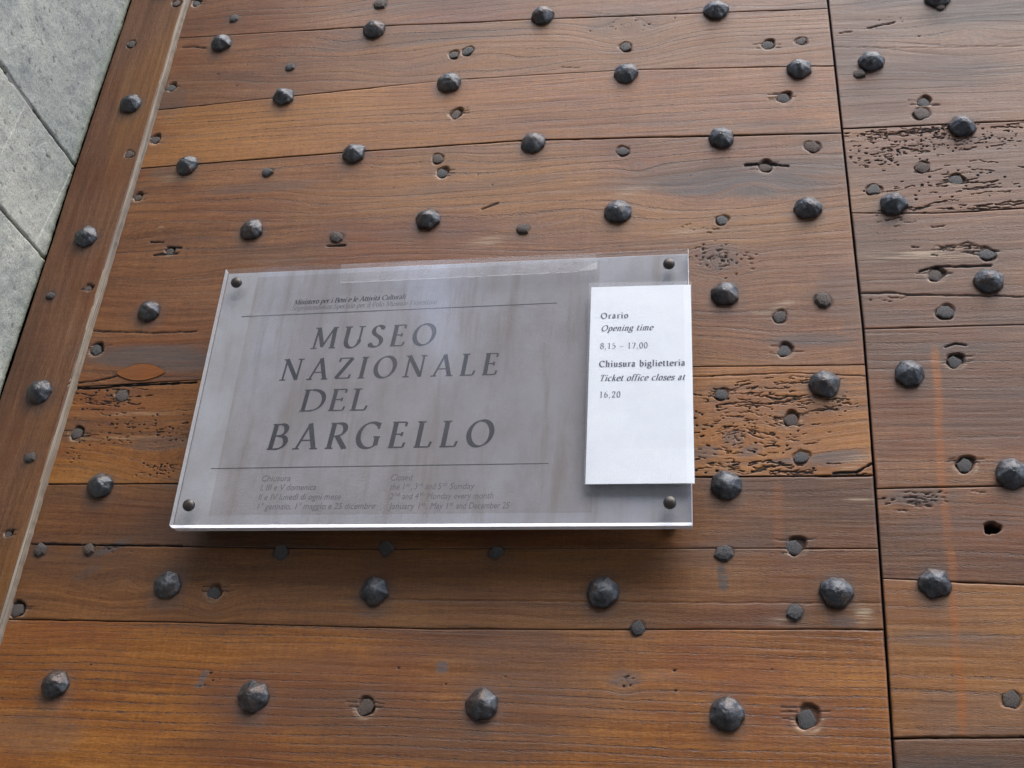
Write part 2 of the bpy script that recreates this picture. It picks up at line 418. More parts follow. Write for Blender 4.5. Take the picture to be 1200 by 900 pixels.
KNOTS = [  # x, z, rx, rz, strength
    (0.0010, 2.2850, 0.020, 0.016, 1.0), (-0.0986, 2.6179, 0.028, 0.024, 1.0), (0.0180, 2.0915, 0.045, 0.022, 0.62), (-0.500, 2.075, 0.060, 0.030, 0.7),
    (-0.0809, 1.8613, 0.007, 0.006, 0.8), (-0.255, 2.585, 0.10, 0.030, 0.5), (0.030, 2.375, 0.085, 0.030, 0.5), (-0.0824, 2.4119, 0.011, 0.009, 0.8),
    (0.275, 2.575, 0.06, 0.03, 0.5), (-0.55, 1.94, 0.03, 0.018, 0.5), (0.30, 2.05, 0.03, 0.02, 0.5), (-0.4582, 1.932, 0.014, 0.013, 0.9), (-0.14, 2.35, 0.08, 0.03, 0.4)]

class Fields:
    """height and colour marks over a set of sample points, shared by all planks of the door"""
    pass

def seam(pts):
    xs = np.array([p[0] for p in pts]); zs = np.array([p[1] for p in pts])
    def f(x, wig=0):
        return np.interp(x, xs, zs) + 0.0006 * (fbm(x * 25, x * 0 + zs[0] * 40, 5) - 0.5)
    return f

JX_Z = np.array([1.0, 1.80, 1.92, 2.05, 2.20, 2.44, 2.64, 3.4]); JX_X = np.array([0.1288, 0.1288, 0.1308, 0.1325, 0.1336, 0.1295, 0.1255, 0.125])
def jx(z):
    return np.interp(z, JX_Z, JX_X)

def grain(X, Z, seed, wav):
    g = Z + wav * (fbm(X * 3.2 + seed * 3.7, Z * 9 + seed, int(seed) + 3, 3) - 0.5) + 0.25 * wav * (fbm(X * 14, Z * 30, int(seed) + 9, 2) - 0.5)
    for (kx, kz, rx, rz, s) in KNOTS:
        dx = (X - kx) / rx; dz = (Z - kz) / rz
        e = np.sqrt(dx * dx + dz * dz + 1e-6)
        wgt = s * np.exp(-(e / 1.35) ** 2)
        ring = kz + np.sign(Z - kz) * 0 + e * rz * 0.9
        g = g * (1 - wgt) + ring * wgt
    return g

def stamp(X, Z, H, D, pts, w, depth, dark=1.0, margin=None):
    """carve a track along pts (list of (x,z)) of half width w"""
    for (xa, za), (xb, zb) in zip(pts[:-1], pts[1:]):
        mg = w * 2.2
        cx0, cx1 = min(xa, xb) - mg, max(xa, xb) + mg
        xs = X[:, 0]
        i0 = np.searchsorted(xs, cx0); i1 = np.searchsorted(xs, cx1)
        if i1 <= i0: continue
        zs = Z[(i0 + i1 - 1) // 2]
        j0 = max(np.searchsorted(zs, min(za, zb) - mg - 0.004), 0); j1 = np.searchsorted(zs, max(za, zb) + mg + 0.004)
        if j1 <= j0: continue
        xx = X[i0:i1, j0:j1]; zz = Z[i0:i1, j0:j1]
        vx, vz = xb - xa, zb - za; L = vx * vx + vz * vz + 1e-12
        t = np.clip(((xx - xa) * vx + (zz - za) * vz) / L, 0, 1)
        d = np.hypot(xx - xa - t * vx, zz - za - t * vz)
        H[i0:i1, j0:j1] = np.maximum(H[i0:i1, j0:j1], depth * 0.7 * (1 - sm(d, w * 0.4, w * 1.2)))
        D[i0:i1, j0:j1] = np.maximum(D[i0:i1, j0:j1], dark * (1 - sm(d, w * 0.75, w * 1.5)))

def ell(X, Z, x, z, rx, rz, p=2.0, a=0.0):
    ca, sa = math.cos(a), math.sin(a)
    dx = (X - x) * ca + (Z - z) * sa; dz = -(X - x) * sa + (Z - z) * ca
    return np.exp(-((np.abs(dx) / rx) ** p + (np.abs(dz) / rz) ** p))

def wiggle(x0, z0, x1, z1, n, amp, r):
    P = []
    for i in range(n + 1):
        t = i / n
        P.append((x0 + (x1 - x0) * t, z0 + (z1 - z0) * t + (r.random() - 0.5) * 2 * amp * (0 < i < n)))
    return P

# cracks that the photograph shows: (polyline, half width, depth, dark)
CRACKS = [
    ([(-0.2926, 1.9279), (0.00, 1.9310), (0.1315, 1.9332)], 0.00045, 0.0006, 0.35),
    ([(-0.6573, 2.2189), (-0.62, 2.2168), (-0.5811, 2.2148), (-0.5382, 2.2158)], 0.0007, 0.0015, 0.8),
    ([(-0.6605, 2.1491), (-0.6300, 2.1490), (-0.6085, 2.1513), (-0.5246, 2.154)], 0.0011, 0.003, 1.0),
    ([(-0.6605, 2.1550), (-0.6350, 2.1580), (-0.6085, 2.1640)], 0.0007, 0.002, 0.9),
    ([(-0.0246, 2.1520), (0.030, 2.1535), (0.068, 2.1543), (0.1326, 2.1497)], 0.0005, 0.001, 0.6),
    ([(0.1351, 2.2418), (0.165, 2.2415), (0.178, 2.2385), (0.2047, 2.2376), (0.28, 2.2332)], 0.0007, 0.0015, 0.85),
    ([(0.126, 2.5645), (0.2269, 2.5553), (0.3209, 2.5497)], 0.0004, 0.0006, 0.4),
    ([(-0.6478, 2.632), (-0.632, 2.632), (-0.617, 2.6285)], 0.0009, 0.002, 0.9),
    ([(0.118, 2.0530), (0.124, 2.0570), (0.1315, 2.0615)], 0.0008, 0.003, 1.0),
    ([(0.098, 2.0515), (0.118, 2.0530)], 0.0009, 0.002, 1.0),
    ([(0.165, 2.5900), (0.195, 2.5965)], 0.0009, 0.002, 0.9),
    ([(0.135, 2.5850), (0.150, 2.5870)], 0.0006, 0.002, 0.8),
    ([(0.19, 2.2650), (0.205, 2.2700), (0.235, 2.2690), (0.255, 2.2695)], 0.0010, 0.002, 1.0),
    ([(0.205, 2.1800), (0.214, 2.1835), (0.223, 2.1815)], 0.0010, 0.002, 0.9),
    ([(-0.6450, 1.9775), (-0.61, 1.9768), (-0.56, 1.9765), (-0.50, 1.9768)], 0.0007, 0.0015, 0.9),
    ([(-0.1720, 2.5595), (-0.150, 2.5560)], 0.0003, 0.001, 0.5),
    ([(0.03, 2.405), (0.048, 2.4060), (0.066, 2.4020), (0.074, 2.4005)], 0.0013, 0.0025, 0.95),
    ([(-0.618, 2.334), (-0.603, 2.333)], 0.0009, 0.002, 0.9),
    ([(-0.597, 2.327), (-0.580, 2.325)], 0.0009, 0.002, 0.9),
    ([(-0.610, 2.316), (-0.583, 2.317)], 0.0009, 0.002, 0.9),
    ([(-0.2460, 2.3610), (-0.2300, 2.3680)], 0.0018, 0.0015, 0.8),
    ([(-0.412, 2.3200), (-0.392, 2.3200)], 0.0010, 0.002, 0.9),
    ([(0.128, 1.823), (0.16, 1.8260), (0.2269, 1.8293)], 0.0006, 0.001, 0.4),
    ([(0.225, 1.8290), (0.245, 1.8270)], 0.0008, 0.001, 0.8),
]
GREYS = [  # x, z, rx, rz, amount, angle
    (0.24, 2.64, 0.10, 0.03, 0.9, 0), (0.15, 2.55, 0.03, 0.04, 0.5, 0), (0.02, 2.395, 0.14, 0.018, 0.7, 0.05), (-0.35, 2.62, 0.16, 0.012, 0.5, 0.03), (0.06, 2.46, 0.05, 0.006, 0.4, 0), (-0.59, 2.187, 0.07, 0.014, 0.95, 0), (-0.25, 2.395, 0.10, 0.007, 0.35, 0.08), (0.22, 2.18, 0.05, 0.006, 0.5, 0), (0.25, 2.13, 0.06, 0.006, 0.5, 0), (0.18, 1.905, 0.05, 0.008, 0.45, 0), (-0.50, 2.405, 0.09, 0.008, 0.4, 0.05),
    (0.020, 2.383, 0.10, 0.020, 0.95, -0.05), (-0.04, 2.400, 0.06, 0.016, 0.5, 0.1), (0.085, 2.1885, 0.045, 0.010, 0.75, 0), (-0.600, 2.185, 0.055, 0.012, 0.9, 0.0),
    (-0.54, 2.178, 0.05, 0.012, 0.8, 0.0), (0.284, 2.605, 0.075, 0.022, 0.9, 0.0), (0.165, 2.49, 0.045, 0.030, 0.45, 0), (0.112, 2.2414, 0.022, 0.030, 0.5, 0), (0.125, 2.225, 0.012, 0.05, 0.4, 0),
    (-0.6055, 2.1038, 0.02, 0.006, 0.0, 0), (0.1000, 2.0675, 0.028, 0.0065, 0.9, 0.15), (0.08, 2.063, 0.035, 0.005, 0.7, 0), (-0.0125, 2.0730, 0.014, 0.006, 0.8, 0),
    (0.026, 2.0735, 0.012, 0.006, 0.7, 0.3), (0.012, 2.0865, 0.010, 0.010, 0.7, 0), (-0.545, 2.085, 0.035, 0.008, 0.5, 0), (-0.49, 2.062, 0.040, 0.010, 0.55, 0.5),
    (0.160, 2.215, 0.035, 0.010, 0.5, 0), (0.17, 2.03, 0.035, 0.009, 0.75, 0), (0.20, 2.005, 0.05, 0.008, 0.4, 0), (0.28, 2.20, 0.05, 0.03, 0.35, 0),
    (-0.0125, 1.975, 0.055, 0.012, 0.35, 0.2), (-0.572, 1.9740, 0.020, 0.0050, 0.85, 0.45), (-0.590, 1.9480, 0.016, 0.006, 0.4, 0.6), (0.045, 1.917, 0.02, 0.004, 0.3, 0), (0.098, 1.9175, 0.012, 0.005, 0.7, 0),
    (0.000, 1.9545, 0.0045, 0.013, 0.95, 0.15), (-0.2371, 1.8682, 0.0060, 0.0065, 0.95, 0), (-0.0809, 1.8613, 0.014, 0.012, 0.45, 0), (-0.452, 1.8535, 0.0035, 0.0075, 0.95, -0.25), (-0.454, 1.846, 0.006, 0.0025, 0.9, 0),
    (-0.60, 1.80, 0.05, 0.02, 0.35, 0), (-0.31, 2.33, 0.06, 0.008, 0.3, 0), (-0.46, 2.302, 0.04, 0.006, 0.3, 0), (-0.3, 2.68, 0.2, 0.02, 0.35, 0), (-0.1, 2.62, 0.05, 0.03, 0.4, 0),
    (0.19, 1.79, 0.08, 0.025, 0.45, 0), (0.20, 1.845, 0.06, 0.02, 0.35, 0), (0.0, 2.287, 0.022, 0.018, 0.6, 0), (0.25, 2.10, 0.06, 0.03, 0.3, 0), (0.17, 2.39, 0.05, 0.03, 0.35, 0), (0.25, 2.40, 0.07, 0.04, 0.3, 0),
    (-0.6420, 2.54, 0.02, 0.03, 0.3, 0), (-0.62, 2.432, 0.025, 0.008, 0.45, 0), (0.23, 2.52, 0.08, 0.03, 0.45, 0), (0.17, 2.62, 0.05, 0.03, 0.4, 0)]
PALES = [
    (0.115, 1.9220, 0.007, 0.008, 1.3, 0), (-0.6085, 2.424, 0.018, 0.006, 0.4, 0), (-0.6109, 2.3522, 0.0035, 0.003, 1.4, 0), (-0.24, 2.317, 0.018, 0.006, 0.7, 0.2), (0.19, 2.284, 0.05, 0.006, 1.0, 0),
    (0.155, 2.287, 0.02, 0.004, 0.9, 0), (-0.0860, 2.378, 0.018, 0.006, 0.5, 0.2), (-0.030, 2.322, 0.02, 0.005, 0.6, 0), (0.115, 2.062, 0.015, 0.006, 0.7, 0.3), (0.06, 2.23, 0.015, 0.004, 0.6, 0.4),
    (0.04, 2.222, 0.012, 0.003, 0.6, 0), (-0.05, 1.87, 0.02, 0.004, 0.2, 0), (0.052, 1.916, 0.012, 0.003, 0.9, 0), (-0.58, 2.118, 0.04, 0.002, 0.5, 0), (-0.6, 2.091, 0.04, 0.002, 0.5, 0), (0.118, 2.0265, 0.012, 0.0015, 0.9, 0),
    (0.0, 2.6, 0.3, 0.0015, 0.3, 0), (-0.4, 2.12, 0.1, 0.003, 0.3, 0)]
LENS = (-0.5885, 2.1665, 0.0275, 0.0105)     # lens-shaped wooden patch let into a plank

def plank(name, parent, xl, xr, zb, zt, seed, tone, ringf, ringa, wav=0.02, nails=(), studs=(), y0=0.0, worm=(), dx=0.0013, dz=0.0009, vertical=False, wormd=None, fine_x=None, label=None, val=1.0, et=1.0, eb=1.0):
    """a board as a relief sheet: face, rounded edges and sides. xl,xr,zb,zt are numbers or functions"""
    zmid = None
    fx = (lambda z: np.full_like(z, xr)) if not callable(xr) else xr
    fl = (lambda z: np.full_like(z, xl)) if not callable(xl) else xl
    x_lo = float(np.min(fl(np.array([0.0])))) if not callable(xl) else None
    ftop = zt if callable(zt) else (lambda x: np.full_like(x, zt))
    fbot = zb if callable(zb) else (lambda x: np.full_like(x, zb))
    zc = float(np.mean([ftop(np.array([0.0])), fbot(np.array([0.0]))]))
    xa = float(fl(np.array([zc]))[0]); xb = float(fx(np.array([zc]))[0])
    if fine_x is None:
        nx = max(int((xb - xa) / dx), 4); tx = np.linspace(0, 1, nx)
    else:
        f0 = (fine_x - xa) / (xb - xa); n1 = int((fine_x - xa) / dx)
        tx = np.concatenate([np.linspace(0, f0, n1), np.linspace(f0, 1, int((xb - fine_x) / 0.008) + 2)[1:]])
    xs = xa + (xb - xa) * tx
    hgt = float(np.mean(ftop(xs) - fbot(xs)))
    nz = max(int(hgt / dz), 4); tz = np.linspace(0, 1, nz)
    Z = fbot(xs)[:, None] + (ftop(xs) - fbot(xs))[:, None] * tz[None, :]
    X = np.repeat(xs[:, None], nz, 1)
    # follow the slightly bowed ends
    XL = fl(Z); XR = fx(Z)
    X = XL + (XR - XL) * tx[:, None]
    H = np.zeros_like(X); D = np.zeros_like(X)
    if vertical:
        G = X + wav * (fbm(Z * 3.2, X * 9 + seed, seed + 3, 3) - 0.5)
        U = Z
    else:
        G = grain(X, Z, seed, wav); U = X
    rr = np.random.default_rng(seed * 31 + 5)
    # broad hand-planed undulation and fine weathered relief along the grain
    und = 0.0010 * (fbm(X * 6 + seed, Z * 12, seed + 40, 3) - 0.5)
    fib = 0.00022 * (fbm(U * 18, G * 420, seed + 60, 2) - 0.5)
    # cracks
    for pts, w_, dp, dk in CRACKS:
        P = []
        for (a, b) in zip(pts[:-1], pts[1:]):
            n = max(2, int(abs(b[0] - a[0]) / 0.006))
            P += wiggle(a[0], a[1], b[0], b[1], n, 0.0005, rr)[:-1]
        P.append(pts[-1])
        n = len(P)
        for i in range(n - 1):
            ww = w_ * (0.55 + 0.9 * rr.random()) + 0.00025
            stamp(X, Z, H, D, P[i:i + 2], ww, dp, dk * (0.75 + 0.25 * rr.random()))
    # worm tracks
    dGx = np.gradient(G, axis=0) / np.maximum(np.gradient(X, axis=0), 1e-6)
    dGz = np.gradient(G, axis=1) / np.maximum(np.gradient(Z, axis=1), 1e-6)
    for (wx, wz, rx, rz, n, lmin, lmax, ww, dotf) in worm:
        for i in range(int(n * 1.15)):
            px = wx + rr.normal() * rx * 0.6; pz = wz + rr.normal() * rz * 0.6
            if rr.random() < dotf:
                r_ = ww * (0.7 + 0.8 * rr.random())
                stamp(X, Z, H, D, [(px, pz), (px + 0.0003, pz)], r_, 0.0016, 1.0)
                continue
            L = lmin + (lmax - lmin) * rr.random() ** 2.2
            P = [(px, pz)]
            st = 0.0025; k_ = max(1, int(L / st)); sgn = 1
            wv = ww * (0.30 + 0.60 * rr.random())
            dkk = 0.70 + 0.30 * rr.random()
            for q in range(k_):
                ii = min(max(np.searchsorted(X[:, 0], P[-1][0]), 1), X.shape[0] - 2)
                jj = min(max(np.searchsorted(Z[ii], P[-1][1]), 1), Z.shape[1] - 2)
                gx, gz = dGx[ii, jj], dGz[ii, jj]
                tx_, tz_ = gz, -gx
                tx_ += rr.normal() * 0.25 * abs(tx_); tz_ += rr.normal() * 0.22 * abs(tx_)
                nn = math.hypot(tx_, tz_) + 1e-9
                tx_, tz_ = tx_ / nn, tz_ / nn
                if tx_ < 0: tx_, tz_ = -tx_, -tz_
                P.append((P[-1][0] + tx_ * st, P[-1][1] + tz_ * st * 0.8 + (rr.random() - 0.5) * 0.0018))
            for q in range(len(P) - 1):
                stamp(X, Z, H, D, P[q:q + 2], wv * (0.45 + 0.85 * rr.random()), 0.0014, dkk * (0.7 + 0.3 * rr.random()))
    grey = np.zeros_like(X); pale = np.zeros_like(X); orange = np.zeros_like(X)
    wb = 0.9 + 0.0 * X
    wn = fbm(U * 30, G * 160, seed + 77, 3)
    for (gx, gz, rx, rz, a, an) in GREYS:
        if a > 0: grey = np.maximum(grey, a * sm(ell(X, Z + 0.004 * (wn - 0.5), gx, gz, rx, rz, 2.4, an) * (0.65 + 0.7 * wn), 0.15, 0.75))
    for (gx, gz, rx, rz, a, an) in PALES:
        pale = np.maximum(pale, a * ell(X, Z, gx, gz, rx, rz, 3.0, an))
    # drips of orange stain running down
    if not vertical:
        def drip(pts, w_, amt):
            nonlocal orange
            zz = np.array([p[1] for p in pts])[::-1]; xx = np.array([p[0] for p in pts])[::-1]
            c = np.interp(Z, zz, xx) + 0.0045 * (fbm(Z * 30, Z * 0, 91, 3) - 0.5)
            inside = sm(Z, zz[0], zz[0] + 0.01) * (1 - sm(Z, zz[-1] - 0.02, zz[-1]))
            e = (1 - sm(np.abs(X - c), w_ * 0.35, w_ * 1.35))
            orange = np.maximum(orange, amt * e * inside * (0.55 + 0.6 * fbm(X * 9, Z * 25, 93, 2)))
        drip([(0.1954, 2.19), (0.1925, 2.1085), (0.188, 2.0473), (0.1885, 1.9843), (0.1873, 1.9394), (0.1850, 1.8826), (0.182, 1.823)], 0.0040, 1.0)
        drip([(0.0484, 2.055), (0.0486, 1.975)], 0.0045, 0.6)
        drip([(-0.2865, 2.0), (-0.287, 1.94)], 0.004, 0.0)
    # nails: recess and iron stain round each
    for (nx_, nz_, r_, ty) in nails:
        d = np.hypot(X - nx_, Z - nz_)
        near = d < r_ * 5
        if not near.any(): continue
        ang = np.arctan2(Z - nz_, X - nx_)
        rv = r_ * 0.92 * (1.0 + 0.12 * np.sin(ang * 2 + nx_ * 90) + 0.08 * np.sin(ang * 3 + nz_ * 70) + 0.05 * np.sin(ang * 5 + nz_ * 170))
        if ty == 's':
            ox, oz = 0.0002 + 0.0012 * rr.random(), 0.0003 + 0.0014 * rr.random()
            off = np.hypot(X - nx_ - ox, Z - nz_ - oz)
            rim = 1 - sm(np.minimum(off / (rv * 1.06), d / (rv * 1.02)), 0.88, 1.06)
            H = np.maximum(H, 0.0030 * rim)
            D = np.maximum(D, (0.40 + 0.40 * rr.random()) * rim)
            pale = np.maximum(pale, 0.6 * np.exp(-((d - r_ * 1.25) / (r_ * 0.16)) ** 2) * (Z < nz_))  # lit lower lip of the recess, painted as a pale crescent
            # torn grain beside some of them
            for q in range(5):
                a0 = nz_ + (rr.random() - 0.5) * r_ * 1.6; s0 = -1 if rr.random() < 0.5 else 1
                stamp(X, Z, H, D, wiggle(nx_ + s0 * r_ * 0.8, a0, nx_ + s0 * r_ * (1.4 + 0.9 * rr.random()), a0 + (rr.random() - 0.5) * 0.002, 3, 0.0003, rr), 0.0005, 0.001, 0.7)
        elif ty == 'f':
            rim = 1 - sm(d / (rv * 1.08), 0.9, 1.08)
            H = np.maximum(H, 0.0014 * rim); D = np.maximum(D, (0.3 + 0.35 * rr.random()) * rim)
        elif ty == 'p':
            D = np.maximum(D, 0.5 * (1 - sm(d / (rv * 1.1), 0.85, 1.15)))
        elif ty == 'o':
            rim = 1 - sm(d / (rv * 1.0), 0.88, 1.08)
            H = np.maximum(H, 0.011 * rim); D = np.maximum(D, rim)
        grey = np.maximum(grey, 0.42 * np.exp(-(d / (r_ * 1.7)) ** 2))
    for (nx_, nz_) in studs:
        d = np.hypot(X - nx_, Z - nz_)
        d2 = np.hypot(X - nx_, (Z - nz_ + 0.004) * 0.85)
        grey = np.maximum(grey, 0.5 * sm(np.exp(-(d2 / 0.020) ** 2) * (0.6 + 0.8 * wn), 0.18, 0.75))
    # knots: checks and darker heart
    for (kx, kz, rx, rz, s) in KNOTS:
        if s < 0.75: continue
        e = np.hypot((X - kx) / rx, (Z - kz) / rz)
        grey = np.maximum(grey, 0.5 * np.exp(-(e / 0.8) ** 2) * wn * 1.6)
    # edges: arris worn round, a little ragged
    tpx = 1.0
    ed_t = (ftop(X[:, 0])[:, None] - Z); ed_b = (Z - fbot(X[:, 0])[:, None]); ed_r = XR - X; ed_l = X - XL
    rag = 0.00045 + 0.0011 * sm(fbm(X * 40, Z * 40, seed + 88, 3), 0.45, 0.8)
    rag = rag * (0.25 + 1.25 * sm(fbm(X * 7, Z * 7, seed + 99, 2), 0.25, 0.75))
    e = np.minimum(np.minimum(ed_t / et, ed_b / eb), np.minimum(ed_r, ed_l))
    edge = (1 - np.clip(e / rag, 0, 1)) ** 2
    H2 = H + edge * rag * 0.75
    D = np.maximum(D, 0.62 * (edge > 0.3) * edge)
    Y = y0 + und + fib + H2
    nxn, nzn = X.shape
    # skirt
    ring = np.concatenate([np.arange(nxn) * nzn, (nxn - 1) * nzn + np.arange(1, nzn), (np.arange(nxn - 2, -1, -1)) * nzn + nzn - 1, np.arange(nzn - 2, 0, -1)])
    V = np.stack([X.ravel(), Y.ravel(), Z.ravel()], 1)
    S = V[ring].copy(); S[:, 1] = y0 + 0.03
    Vn = len(V)
    V = np.concatenate([V, S]).astype(np.float32)
    i = np.arange(nxn - 1)[:, None]; j = np.arange(nzn - 1)[None, :]
    a = (i * nzn + j).ravel()
    F = np.stack([a, a + nzn, a + nzn + 1, a + 1], 1)
    rn = np.roll(ring, -1); k0 = Vn + np.arange(len(ring)); k1 = np.roll(k0, -1)
    F2 = np.stack([ring, k0, k1, rn], 1)
    F = np.concatenate([F, F2]).astype(np.int32)
    me = bpy.data.meshes.new(name)
    me.vertices.add(len(V)); me.vertices.foreach_set('co', V.ravel())
    me.loops.add(F.size); me.loops.foreach_set('vertex_index', F.ravel())
    me.polygons.add(len(F)); me.polygons.foreach_set('loop_start', np.arange(0, F.size, 4, dtype=np.int32))
    sf = np.ones(len(F), dtype=bool); sf[-len(F2):] = False
    me.polygons.foreach_set('use_smooth', sf)
    me.update(calc_edges=True)
    ring_pad = lambda A: np.concatenate([A.ravel(), A.ravel()[ring]])
    gc = np.stack([ring_pad(U), ring_pad(G), np.full(len(V), seed * 1.37)], 1).astype(np.float32)
    at = me.attributes.new('gc', 'FLOAT_VECTOR', 'POINT'); at.data.foreach_set('vector', gc.ravel())
    mk = np.stack([ring_pad(np.clip(D, 0, 1)), ring_pad(np.clip(grey, 0, 1)), ring_pad(np.clip(pale, 0, 1.4)), ring_pad(np.clip(orange, 0, 1))], 1).astype(np.float32)
    at = me.attributes.new('mk', 'FLOAT_COLOR', 'POINT'); at.data.foreach_set('color', mk.ravel())
    o = link(name, me, WOOD, parent)
    o['tone'] = float(tone); o['ringfreq'] = float(ringf); o['ringamount'] = float(ringa)
    o['depth'] = float(val)
    if label: o['label'] = label
    return o

# ------------------------------------------------------------------ door leaves
leafL = empty('door_leaf', (-0.3, 0.0, 0.0), 'wide leaf of dark horizontal wooden boards with forged iron studs, behind the museum sign', 'door')
leafR = empty('door_leaf', (0.4, 0.0, 0.0), 'narrower studded leaf right of the long vertical gap, with an orange drip running down', 'door')
def sub(o, root):
    o.matrix_parent_inverse = Matrix.Identity(4)
    o.location = o.location - root.location
    return o

gap = 0.0
sL = {
    'a': seam([(-0.67, 2.6490), (-0.4055, 2.6454), (-0.1337, 2.635), (0.14, 2.6225)]),
    'b': seam([(-0.67, 2.5300), (-0.3027, 2.5500), (-0.0987, 2.549), (0.14, 2.5360)]),
    'c': seam([(-0.67, 2.4405), (-0.4024, 2.4497), (-0.1978, 2.4536), (0.14, 2.4410)]),
    'd': seam([(-0.67, 2.2900), (-0.40, 2.292), (0.14, 2.290)]),
    'e': seam([(-0.67, 2.1500), (-0.5286, 2.1565), (-0.0222, 2.1626), (0.14, 2.1616)]),
    'f': seam([(-0.67, 2.0400), (-0.5217, 2.0407), (-0.0247, 2.0481), (0.14, 2.0497)]),
    'g': seam([(-0.67, 1.9768), (-0.3434, 1.9757), (-0.0336, 1.9794), (0.14, 1.9813)]),
    'h': seam([(-0.67, 1.9018), (-0.4941, 1.9029), (-0.2545, 1.9023), (-0.1053, 1.9051), (0.14, 1.9114)]),
}
def off(f, d):
    return lambda x: f(x) + d
JL = lambda z: jx(z) - 0.0011
JRr = lambda z: jx(z) + 0.0009
XL0 = -0.672
def PL(top, bot, gt, gb, **kw):
    o = plank('plank', leafL, XL0, JL, off(sL[bot], gb) if isinstance(bot, str) else bot, off(sL[top], -gt) if isinstance(top, str) else top, nails=SN, studs=STUD, **kw)
    return sub(o, leafL)
PL(2.80, 'a', 0, 0.0, eb=0.35, seed=1, val=0.95, tone=0.75, ringf=95, ringa=0.75, wav=0.0316, dz=0.0016)
PL('a', 'b', 0.0002, 0.0, et=0.35, eb=0.45, seed=2, val=0.93, tone=0.7, ringf=90, ringa=0.75, wav=0.0369, dz=0.0013,
   worm=[(-0.0986, 2.618, 0.035, 0.012, 14, 0.002, 0.012, 0.0007, 0.5), (-0.59, 2.60, 0.05, 0.03, 10, 0.002, 0.006, 0.0007, 0.7)])
PL('b', 'c', 0.0003, 0.0006, et=0.45, seed=3, val=1.12, tone=0.45, ringf=120, ringa=0.6, wav=0.0087, dz=0.0012)
PL('c', 'e', 0.0006, 0.0004, seed=4, val=0.95, tone=0.62, ringf=85, ringa=0.75, wav=0.0316, dz=0.0011,
   worm=[(0.001, 2.287, 0.026, 0.014, 70, 0.002, 0.010, 0.0008, 0.25), (-0.25, 2.40, 0.25, 0.04, 14, 0.001, 0.006, 0.0007, 0.7), (-0.02, 2.325, 0.03, 0.006, 8, 0.003, 0.010, 0.0007, 0.2), (-0.59, 2.166, 0.04, 0.006, 4, 0.002, 0.008, 0.0007, 0.3)])
PL('e', 'f', 0.0004, 0.0006, seed=5, val=1.10, tone=0.15, ringf=85, ringa=0.45, wav=0.0124, dz=0.00062, dx=0.0009,
   worm=[(0.018, 2.098, 0.062, 0.034, 190, 0.002, 0.014, 0.0008, 0.22), (0.03, 2.125, 0.075, 0.012, 45, 0.006, 0.030, 0.0010, 0.05), (0.055, 2.145, 0.07, 0.004, 16, 0.004, 0.02, 0.0007, 0.1), (0.108, 2.122, 0.012, 0.008, 20, 0.002, 0.006, 0.0007, 0.2),
         (0.03, 2.058, 0.05, 0.004, 22, 0.006, 0.026, 0.0011, 0.1), (0.05, 2.052, 0.04, 0.002, 20, 0.006, 0.02, 0.0010, 0.1),
         (-0.625, 2.135, 0.035, 0.010, 60, 0.003, 0.022, 0.0009, 0.15), (-0.60, 2.100, 0.045, 0.016, 60, 0.002, 0.012, 0.0007, 0.35), (-0.53, 2.10, 0.03, 0.015, 30, 0.002, 0.010, 0.0007, 0.4), (-0.535, 2.056, 0.025, 0.006, 40, 0.001, 0.006, 0.0007, 0.4), (-0.64, 2.08, 0.012, 0.02, 20, 0.002, 0.006, 0.0007, 0.3)])
PL('f', 'g', 0.0006, 0.0001, eb=0.5, seed=6, val=0.82, tone=0.40, ringf=70, ringa=0.35, wav=0.0112, dz=0.0009)
PL('g', 'h', 0.0002, 0.0002, et=0.5, eb=0.8, seed=7, val=0.74, tone=0.35, ringf=75, ringa=0.3, wav=0.0136, dz=0.0009,
   worm=[(-0.575, 1.973, 0.014, 0.004, 14, 0.002, 0.008, 0.0007, 0.3)])
PL('h', 1.72, 0.0003, 0, et=0.8, seed=8, val=1.18, tone=0.05, ringf=145, ringa=1.0, wav=0.0074, dz=0.00085,
   worm=[(-0.45, 1.855, 0.02, 0.01, 5, 0.002, 0.005, 0.0007, 0.6), (-0.2, 1.87, 0.3, 0.03, 10, 0.001, 0.003, 0.0008, 0.9), (-0.0809, 1.8613, 0.006, 0.006, 5, 0.001, 0.004, 0.0009, 0.5)])
# right leaf
rL = {
    'a': seam([(0.12, 2.4482), (0.308, 2.4463), (0.8, 2.446)]),
    'b': seam([(0.12, 2.3389), (0.2141, 2.3338), (0.2935, 2.3361), (0.8, 2.337)]),
    'c': seam([(0.12, 2.2014), (0.2759, 2.2023), (0.8, 2.203)]),
    'd': seam([(0.12, 2.0367), (0.2547, 2.0409), (0.8, 2.044)]),
    'e': seam([(0.12, 1.9555), (0.243, 1.9514), (0.8, 1.950)]),
    'f': seam([(0.12, 1.8236), (0.2269, 1.8280), (0.8, 1.83)]),
}
def PR(top, bot, gt, gb, **kw):
    o = plank('plank', leafR, JRr, 0.80, off(rL[bot], gb) if isinstance(bot, str) else bot, off(rL[top], -gt) if isinstance(top, str) else top,
              nails=SN_R, studs=STUD_R, fine_x=0.345, y0=0.0012, **kw)
    return sub(o, leafR)
PR(2.80, 'a', 0, 0.0005, seed=11, val=0.78, tone=0.95, ringf=80, ringa=0.75, wav=0.0369, dz=0.0013, worm=[(0.19, 2.60, 0.05, 0.02, 14, 0.002, 0.008, 0.0007, 0.5)])
